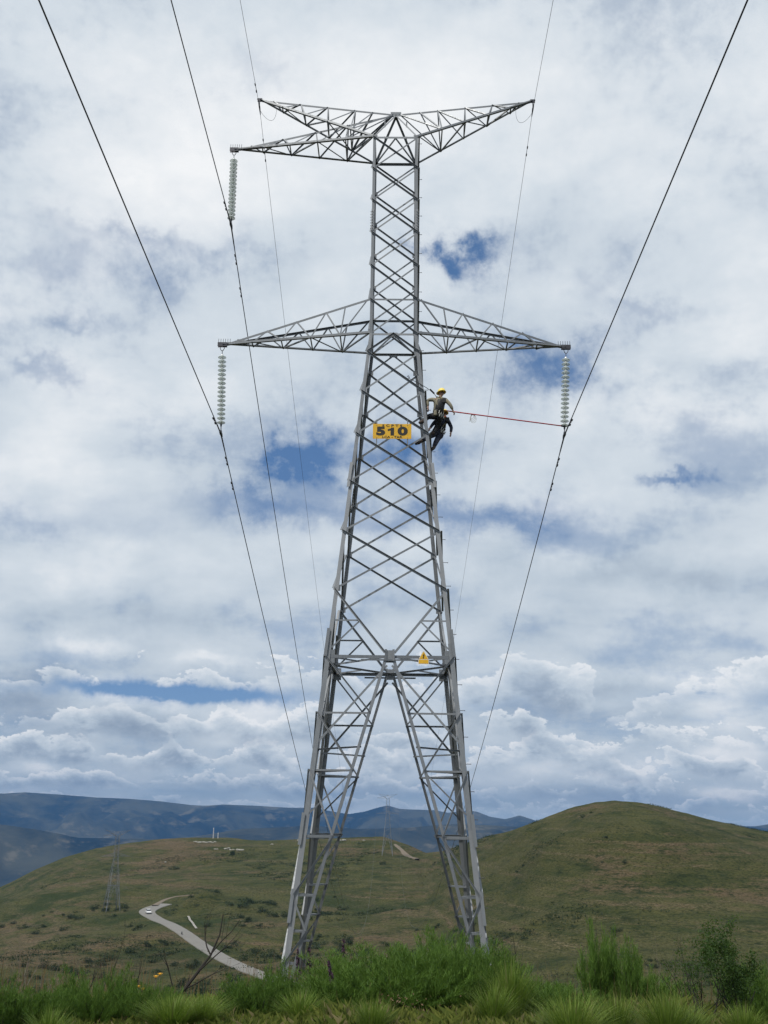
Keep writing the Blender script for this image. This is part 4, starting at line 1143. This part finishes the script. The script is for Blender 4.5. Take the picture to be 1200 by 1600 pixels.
FE = [feather_mesh(1, .9, .75, 170, 150), feather_mesh(2, .7, .6, 140, 120), feather_mesh(3, 1.0, .9, 210, 160), feather_mesh(4, .45, .75, 46, 150, spread=.35)]
AZ = lambda u: (u - 612) * .0328        # plan angle of a column at the brow (see the table of angles in the notes)
shrubs = [(-.2 + .4, 12.6, 1.9, 0.70, 2, 'large bright green feathery shrub left of centre in the foreground thicket'),
          (-2.0, 12.2, 1.2, 0.60, 0, 'feathery shrub at the left edge of the central thicket'),
          (-3.1, 11.9, .8, 0.42, 1, 'low pale feathery shrub beside the purple flower spike'),
          (2.6, 12.9, 1.3, 0.86, 2, 'tallest feathery shrub, darkest one at the foot of the right pylon leg'),
          (1.2, 12.4, 1.2, 0.68, 0, 'feathery shrub in the middle of the central thicket'),
          (3.9, 12.4, 1.1, 0.72, 0, 'feathery shrub on the right side of the central thicket'),
          (5.6, 12.6, .8, 0.74, 3, 'narrow upright feathery shrub just right of the pylon leg'),
          (-5.9, 12.0, 0.5, 0.56, 3, 'upright feathery shrub in front of the left pylon feet'),
          (-6.9, 11.7, 0.6, 0.44, 1, 'feathery shrub left of the left pylon feet'),
          (-8.3, 11.6, 0.55, 0.42, 3, 'feathery shrub right of the fallen dead branch'),
          (-12.7, 11.3, 0.6, 0.4, 1, 'feathery shrub beneath the yellow flowers'),
          (-13.9, 11.6, 0.45, 0.52, 3, 'feathery shrub right of the black forked twigs'),
          (-15.2, 11.3, 0.6, 0.42, 0, 'feathery shrub at the foot of the black forked twigs'),
          (-16.5, 11.8, 0.5, 0.5, 3, 'feathery shrub between the pale dead shrub and the black twigs'),
          (-18.0, 11.3, 0.6, 0.38, 1, 'feathery shrub below the pale dead shrub'),
          (-19.4, 11.2, 0.45, 0.46, 3, 'feathery shrub at the far left edge'),
          (10.6, 13.2, .55, 0.95, 3, 'tall thin upright shrub on the right with a dark stalk'),
          (12.4, 13.0, .5, 0.80, 3, 'second tall thin shrub on the right beside the dark stalk'),
          (13.0, 13.6, 1.0, 0.50, 1, 'low dark feathery shrub behind the right grass tuft'),
          (11.5, 13.4, .5, .88, 3, 'middle one of the tall thin shrubs on the right'),
          (18.6, 12.6, .8, 0.62, 1, 'feathery shrub at the far right edge behind the leafy bush'),
          (7.0, 12.4, .9, 0.42, 1, 'low feathery shrub right of the thicket under the bent twig'),
          (8.4, 12.0, .9, 0.38, 1, 'low feathery shrub left of the large grass tuft')]
for i, (az, r, w, h, k, lab) in enumerate(shrubs):
    p = polar(az, r); root = empty('feathery_shrub', (p[0], p[1], p[2] - .03), lab, 'shrub', 'feathery shrubs in the foreground')
    bw, bh = ((.9, .75), (.7, .6), (1.0, .9), (.45, .75))[k]
    root.scale = (w / bw, w / bw, h / bh); root.rotation_euler.z = i * 1.7
    link('foliage', FE[k][0], root); link('stems', FE[k][1], root)

TU = [tuft_mesh(31, .9, .62, 1100, .0035), tuft_mesh(32, .6, .5, 600, .003), tuft_mesh(33, .8, .7, 900, .0032)]
tufts = [(9.3, 9.7, 1.0, .50, 0, 'large arching grass tuft at the bottom right of centre'), (14.0, 10.0, .9, .55, 2, 'tall grass tuft left of the leafy bush'), (15.0, 10.4, .7, .42, 1, 'grass tuft at the foot of the leafy bush'), (6.2, 11.6, .8, .70, 2, 'upright grass tuft right of the thicket'),
         (5.3, 10.9, .7, .5, 1, 'small grass tuft in front of the thicket'), (-4.8, 11.2, .8, .38, 1, 'grass tuft below the purple flower spike'), (-9.8, 10.9, .8, .38, 2, 'grass tuft below the fallen dead branch'), (-11.3, 10.7, .9, .38, 0, 'grass tuft left of the fallen dead branch'),
         (11.5, 10.2, .7, .5, 1, 'small grass tuft between the two large right tufts'), (17.7, 10.8, .7, .40, 2, 'grass tuft right of the leafy bush'), (-1.0, 10.2, .6, .4, 1, 'small grass tuft in front of the thicket on the left'), (-17.3, 10.1, .6, .35, 1, 'grass tuft at the bottom left corner')]
for i, (az, r, w, h, k, lab) in enumerate(tufts):
    p = polar(az, r); bw, bh = ((.9, .62), (.6, .5), (.8, .7))[k]
    o = link('grass_tuft', TU[k], None, (p[0], p[1], p[2] - .02)); o.scale = (w / bw, w / bw, h / bh); o.rotation_euler.z = i; tag(o, lab, 'grass tuft', 'large grass tufts in the foreground')


def grass_field():
    rr = np.random.RandomState(5); n = 150000
    az = np.radians(rr.uniform(-27, 27, n)); r = np.sqrt(rr.uniform(6.2 ** 2, 21 ** 2, n)); keep = rr.uniform(0, 1, n) < np.clip(1.25 - (r - 9) / 16, .35, 1)
    az, r = az[keep], r[keep]; n = len(r)
    x = CX + r * np.sin(az); y = CY + r * np.cos(az); z = terrain(x, y)
    cl = fbm(x * .9, y * .9, 3); cl2 = fbm(x * 2.6 + 4, y * 2.6, 2)
    h = (.07 + .14 * np.clip(cl + .5, 0, 1) + .12 * np.clip(cl2 + .3, 0, 1)) * rr.uniform(.45, 1.35, n) * np.where(np.degrees(az) < -3, .85, 1.0) * np.clip(.35 + (r - 8) / 5, .35, 1)
    a = rr.uniform(0, 6.283, n); dr = np.stack([np.cos(a), np.sin(a), 0 * a], 1); s_ = np.stack([-np.sin(a), np.cos(a), 0 * a], 1); P = np.stack([x, y, z - .02], 1)
    w = rr.uniform(.0016, .0034, n)[:, None]; up = np.array([0, 0, 1.0]); q = rr.uniform(.1, .75, n)[:, None]; H = h[:, None]
    c = [P - s_ * w, P + s_ * w, P + up * H * .6 + dr * H * q * .3 + s_ * w * .7, P + up * H * (1 - q * .25) + dr * H * q, P + up * H * .6 + dr * H * q * .3 - s_ * w * .7]
    V = np.stack(c, 1).reshape(-1, 3); F = np.arange(5 * n).reshape(-1, 5)
    o = link('grass', np_mesh('grass', V, F, GRASSM)); o['kind'] = 'stuff'; tag(o, 'green and straw coloured grass covering the foreground slope', 'grass')
    # low broad-leaved ground cover
    n = 40000; az = np.radians(rr.uniform(-26, 26, n)); r = np.sqrt(rr.uniform(6.5 ** 2, 16 ** 2, n)); x = CX + r * np.sin(az); y = CY + r * np.cos(az)
    k = fbm(x * .8 + 40, y * .8, 3) > .04; x, y = x[k], y[k]; n = len(x); z = terrain(x, y)
    hh = rr.uniform(.02, .16, n); c = np.stack([x, y, z + hh], 1)
    d = rr.normal(size=(n, 3)); d[:, 2] = np.abs(d[:, 2]) * .5 + .15; d /= np.linalg.norm(d, axis=1)[:, None]; u = np.cross(d, rr.normal(size=(n, 3))); u /= np.linalg.norm(u, axis=1)[:, None]
    L = rr.uniform(.008, .022, n)[:, None]; W_ = L * .45
    V = np.stack([c - d * L, c + u * W_, c + d * L, c - u * W_], 1).reshape(-1, 3)
    o = link('ground_cover', np_mesh('ground_cover', V, np.arange(4 * n).reshape(-1, 4), HERBM)); o['kind'] = 'stuff'; tag(o, 'low leafy herbs growing among the foreground grass', 'ground cover')


grass_field()


def scrub():
    '''low scrub and tussocks roughening the far slopes, too many to count'''
    rr = np.random.RandomState(21); n = 60000; az = rr.uniform(-22, 24, n); r = np.sqrt(rr.uniform(110 ** 2, 640 ** 2, n)); ok = r < tab(RC, az) * 1.01
    az, r = az[ok], r[ok]; x = CX + r * np.sin(np.radians(az)); y = CY + r * np.cos(np.radians(az))
    d = fbm(x / 45, y / 45, 4) + .5 * fbm(x / 9, y / 9, 2); thr = np.where((az < 2) & (r < 430), .08, .22)
    ok = (d > thr) & (np.min((x[:, None] - RD[None, ::6, 0]) ** 2 + (y[:, None] - RD[None, ::6, 1]) ** 2, axis=1) > 45)
    x, y = x[ok][:9000], y[ok][:9000]; n = len(x); z = terrain(x, y); k = 9; sz = rr.uniform(.35, 1.0, n)
    c = np.repeat(np.stack([x, y, z], 1), k, 0); s1 = np.repeat(sz, k)[:, None]
    c = c + rr.normal(size=(n * k, 3)) * s1 * (.8, .8, .18) + s1 * (0, 0, .22)
    dd = rr.normal(size=(n * k, 3)); dd /= np.linalg.norm(dd, axis=1)[:, None]; u = np.cross(dd, rr.normal(size=(n * k, 3))); u /= np.linalg.norm(u, axis=1)[:, None]
    L = s1 * rr.uniform(.15, .38, (n * k, 1)); V = np.stack([c - dd * L, c + u * L * .6, c + dd * L, c - u * L * .6], 1).reshape(-1, 3)
    o = link('scrub', np_mesh('scrub', V, np.arange(4 * n * k).reshape(-1, 4), FARLEAF)); tag(o, 'low dark scrub and tussocks covering the far hillside slopes', 'scrub', None, 'stuff')
    # dry stalks standing along the brow of the foreground
    n = 1500; az = rr.uniform(-21, 21, n); r = rr.uniform(11.5, 17.5, n); x = CX + r * np.sin(np.radians(az)); y = CY + r * np.cos(np.radians(az))
    ok = fbm(x * .7 + 9, y * .7, 2) > -.02; x, y = x[ok], y[ok]; z = terrain(x, y); n = len(x)
    h = rr.uniform(.18, .55, n)[:, None] + np.clip((np.hypot(x - CX, y - CY) - 12) * .09, 0, .5)[:, None]; a = rr.uniform(0, 6.28, n); l = np.stack([np.cos(a), np.sin(a), 0 * a], 1) * h * .15; w = np.stack([0 * a + .003, 0 * a, 0 * a], 1)
    P = np.stack([x, y, z - .02], 1); up = h * (0, 0, 1.0)
    V = np.stack([P - w, P + w, P + up * .6 + l * .4 + w * .8, P + up + l, P + up * .6 + l * .4 - w * .8], 1).reshape(-1, 3)
    o = link('dry_stalks', np_mesh('dry_stalks', V, np.arange(5 * n).reshape(-1, 5), DRYM)); tag(o, 'thin dry brown stalks standing along the brow of the foreground slope', 'dry stalks', None, 'stuff')


scrub()


def branchy(mb, p, d, ln, r, depth, rr, up=.25, tips=None):
    pts = [Vector(p)]; rs_ = [r]; d = Vector(d).normalized()
    for i in range(4):
        d = (d + Vector((rr.uniform(-.22, .22), rr.uniform(-.22, .22), rr.uniform(-.1, .1) + up * .25))).normalized()
        pts.append(pts[-1] + d * ln / 4); rs_.append(r * (1 - .17 * (i + 1)))
        if depth > 0 and i >= 1 and rr.random() < .75:
            e = (d + Vector((rr.uniform(-.9, .9), rr.uniform(-.9, .9), rr.uniform(-.1, .5)))).normalized()
            branchy(mb, pts[-1], e, ln * rr.uniform(.45, .7), rs_[-1] * .62, depth - 1, rr, up, tips)
    mb.tube(pts, rs_, 5)
    if tips is not None: tips += pts[2:]


dead = [(-18.2, 14.5, .95, 9, .009, TWIGP, 'pale grey leafless shrub at the far left'), (-15.6, 13.5, .85, 2, .014, TWIG, 'black forked dead twigs rising from the left shrubs'), (-14.9, 13.2, .9, 2, .013, TWIG, 'black curved dead twigs right of the forked ones'), (-13.4, 13.6, .8, 2, .010, TWIG, 'thin dark dead twig left of the yellow flowers'),
        (6.5, 14.5, 1.25, 2, .011, TWIG, 'dark bent dead twig right of the pylon leg'), (7.0, 15.5, 1.0, 3, .009, TWIG, 'fine dark dead twigs beside the bent one'), (8.5, 14.0, .7, 6, .007, TWIG, 'small brown leafless shrub behind the large grass tuft'), (10.9, 14.5, 1.15, 1, .011, TWIG, 'straight dark stalk in the tall thin shrub'),
        (2.7, 17.0, 1.45, 6, .006, TWIGP, 'thin straw coloured stalks between the right pylon legs'), (13.4, 14.5, .9, 5, .008, TWIGP, 'brown leafless shrub right of the tall thin shrubs'), (15.6, 13.2, 1.15, 8, .008, TWIG, 'tangle of bare brown twigs left of the leafy bush'), (17.0, 13.0, 1.1, 5, .007, TWIG, 'bare twigs rising behind the leafy bush'), (-11.0, 13.5, .7, 2, .012, TWIG, 'black dead stub in front of the fallen branch')]
for i, (az, r, h, nb, th, m1, lab) in enumerate(dead):
    p = polar(az, r); q = random.Random(50 + i); mb = MB()
    for k in range(nb):
        sp = .15 if nb < 3 else .55
        branchy(mb, (q.uniform(-.04, .04) * nb / 2, q.uniform(-.04, .04), -.05), (q.uniform(-sp, sp), q.uniform(-sp, sp), 1), h * q.uniform(.55, .80), th * .8, 2, q)
    o = mb.obj('dead_shrub', m1, None, p); tag(o, lab, 'dead shrub', 'dead shrubs and twigs in the foreground')
# the long fallen branch
mb = MB(); q = random.Random(4)
p0 = Vector(polar(-12.3, 11.5)) + Vector((0, 0, -.18))
main_pts = [(0, 0, .34), (.14, .05, .40), (.30, .1, .50), (.42, .12, .66), (.54, .14, .82), (.62, .16, 1.02), (.64, .18, 1.22)]
mb.tube(main_pts, [.026, .021, .018, .015, .011, .008, .005], 6)
for st, dr_, ln in (((.30, .1, .50), (1, .1, .35), .45), ((.42, .12, .66), (.9, 0, .9), .5), ((.54, .14, .82), (-.5, .1, 1), .35), ((.48, .13, .74), (.6, .2, 1), .55), ((.0, 0, .34), (-.5, .2, -.5), .4), ((.2, .06, .44), (-.1, .2, 1), .4)):
    branchy(mb, st, dr_, ln, .009, 2, q)
tag(mb.obj('fallen_branch', TWIG, None, p0), 'long black forked dead branch leaning over the grass in front of the road', 'branch')

# leafy bush on the right
for az, r, h, n, lab, sd_ in ((17.4, 11.6, .92, 5600, 'dark leafy bush with a black trunk at the lower right', 3), (15.8, 11.9, .82, 1500, 'sparse leafy bush with small bright leaves left of the dark bush', 9)):
    p = polar(az, r); root = empty('leafy_bush', p, lab, 'bush'); q = random.Random(sd_); mb = MB(); tips = []
    for k in range(5): branchy(mb, (q.uniform(-.06, .06), q.uniform(-.06, .06), -.05), (q.uniform(-.45, .45), q.uniform(-.4, .4), 1), h * q.uniform(.50, .64), .014, 3, q, .2, tips)
    mb.obj('trunk', TWIG, root); T = np.array([tuple(t) for t in tips]); T = T[T[:, 2] > .18]
    me = leaf_cloud(sd_, n, lambda r_, n_: T[r_.randint(0, len(T), n_)] + r_.normal(size=(n_, 3)) * .035, .030, BUSHM, 'foliage'); link('foliage', me, root)

# flower spikes
for i, (az, r, h, lab) in enumerate(((-3.35, 11.9, .58, 'tall dark purple flower spike left of the central thicket'), (-2.6, 14.0, .80, 'short purple flower spike behind the tall one'), (-5.0, 14.2, .70, 'purple flower spike beside the left pylon feet'), (-4.4, 14.5, .72, 'purple flower spike right of the left pylon feet'))):
    p = polar(az, r); root = empty('flower_spike', p, lab, 'flower', 'purple flower spikes'); mb = MB(); lean = .12 if i == 0 else .04
    mb.tube([(lean, 0, 0), (lean * .5, 0, h * .5), (0, 0, h)], [.008, .006, .003], 5); mb.obj('stem', TWIG, root)
    def shp(r_, n_, h=h, lean=lean):
        t = r_.uniform(.35, 1, n_); a = r_.uniform(0, 6.28, n_); q = .035 * (1.1 - t) ** .6; return np.stack([lean * (1 - t) + q * np.cos(a), q * np.sin(a), h * t], 1)
    link('blossom', leaf_cloud(70 + i, 260, shp, .035, PURPLE, 'blossom'), root)
for i, (az, r, h) in enumerate(((-12.3, 11.9, .42), (-12.1, 11.8, .45), (-13.1, 11.8, .33), (-12.9, 11.9, .30))):
    p = polar(az, r); root = empty('yellow_flower', p, ['yellow flower on a thin stem, left one of the upper pair', 'yellow flower on a thin stem, right one of the upper pair', 'yellow flower on a thin stem, left one of the lower pair', 'yellow flower on a thin stem, right one of the lower pair'][i], 'flower', 'yellow flowers'); mb = MB()
    mb.tube([(0, 0, 0), (.01, 0, h)], .004, 5); mb.obj('stem', TWIGP, root); mb = MB()
    for k in range(9):
        a = k * .698; mb.add([(.01, 0, h), (.01 + .02 * math.cos(a - .3), .02 * math.sin(a - .3), h + .010), (.01 + .032 * math.cos(a), .032 * math.sin(a), h + .018), (.01 + .02 * math.cos(a + .3), .02 * math.sin(a + .3), h + .010)], [(0, 1, 2, 3)])
    mb.lathe([(0, .02), (.012, .015), (.016, 0), (0, -.005)], 8, (.01, 0, h)); mb.obj('petals', YELLOWF, root)
# dry leaves and stalks at the foot of the thicket
mb = MB(); q = random.Random(8)
p = polar(.4, 11.2); root = tag(link('dry_fern', leaf_cloud(5, 180, lambda r_, n_: np.stack([r_.normal(size=n_) * .28, r_.normal(size=n_) * .12, r_.uniform(.02, .28, n_)], 1), .035, DRYM, 'dry_fern'), None, p), 'withered brown leaves at the foot of the central thicket', 'dry plant')

# ------------------------------------------------------------------ haze
mb = MB(); mb.box((0, 0, 0), (10900, 10900, 360)); hz = mb.obj('haze', None); hz.location = (0, 0, -75)
hm = bpy.data.materials.new('haze'); hm.use_nodes = True; nt = hm.node_tree; nt.nodes.clear(); o_ = nt.nodes.new('ShaderNodeOutputMaterial'); pv = nt.nodes.new('ShaderNodeVolumePrincipled')
pv.inputs['Color'].default_value = (.13, .32, .66, 1); pv.inputs['Density'].default_value = 7.5e-5; pv.inputs['Anisotropy'].default_value = .0
nt.links.new(pv.outputs[0], o_.inputs['Volume']); hz.data.materials.append(hm); tag(hz, kind='stuff')
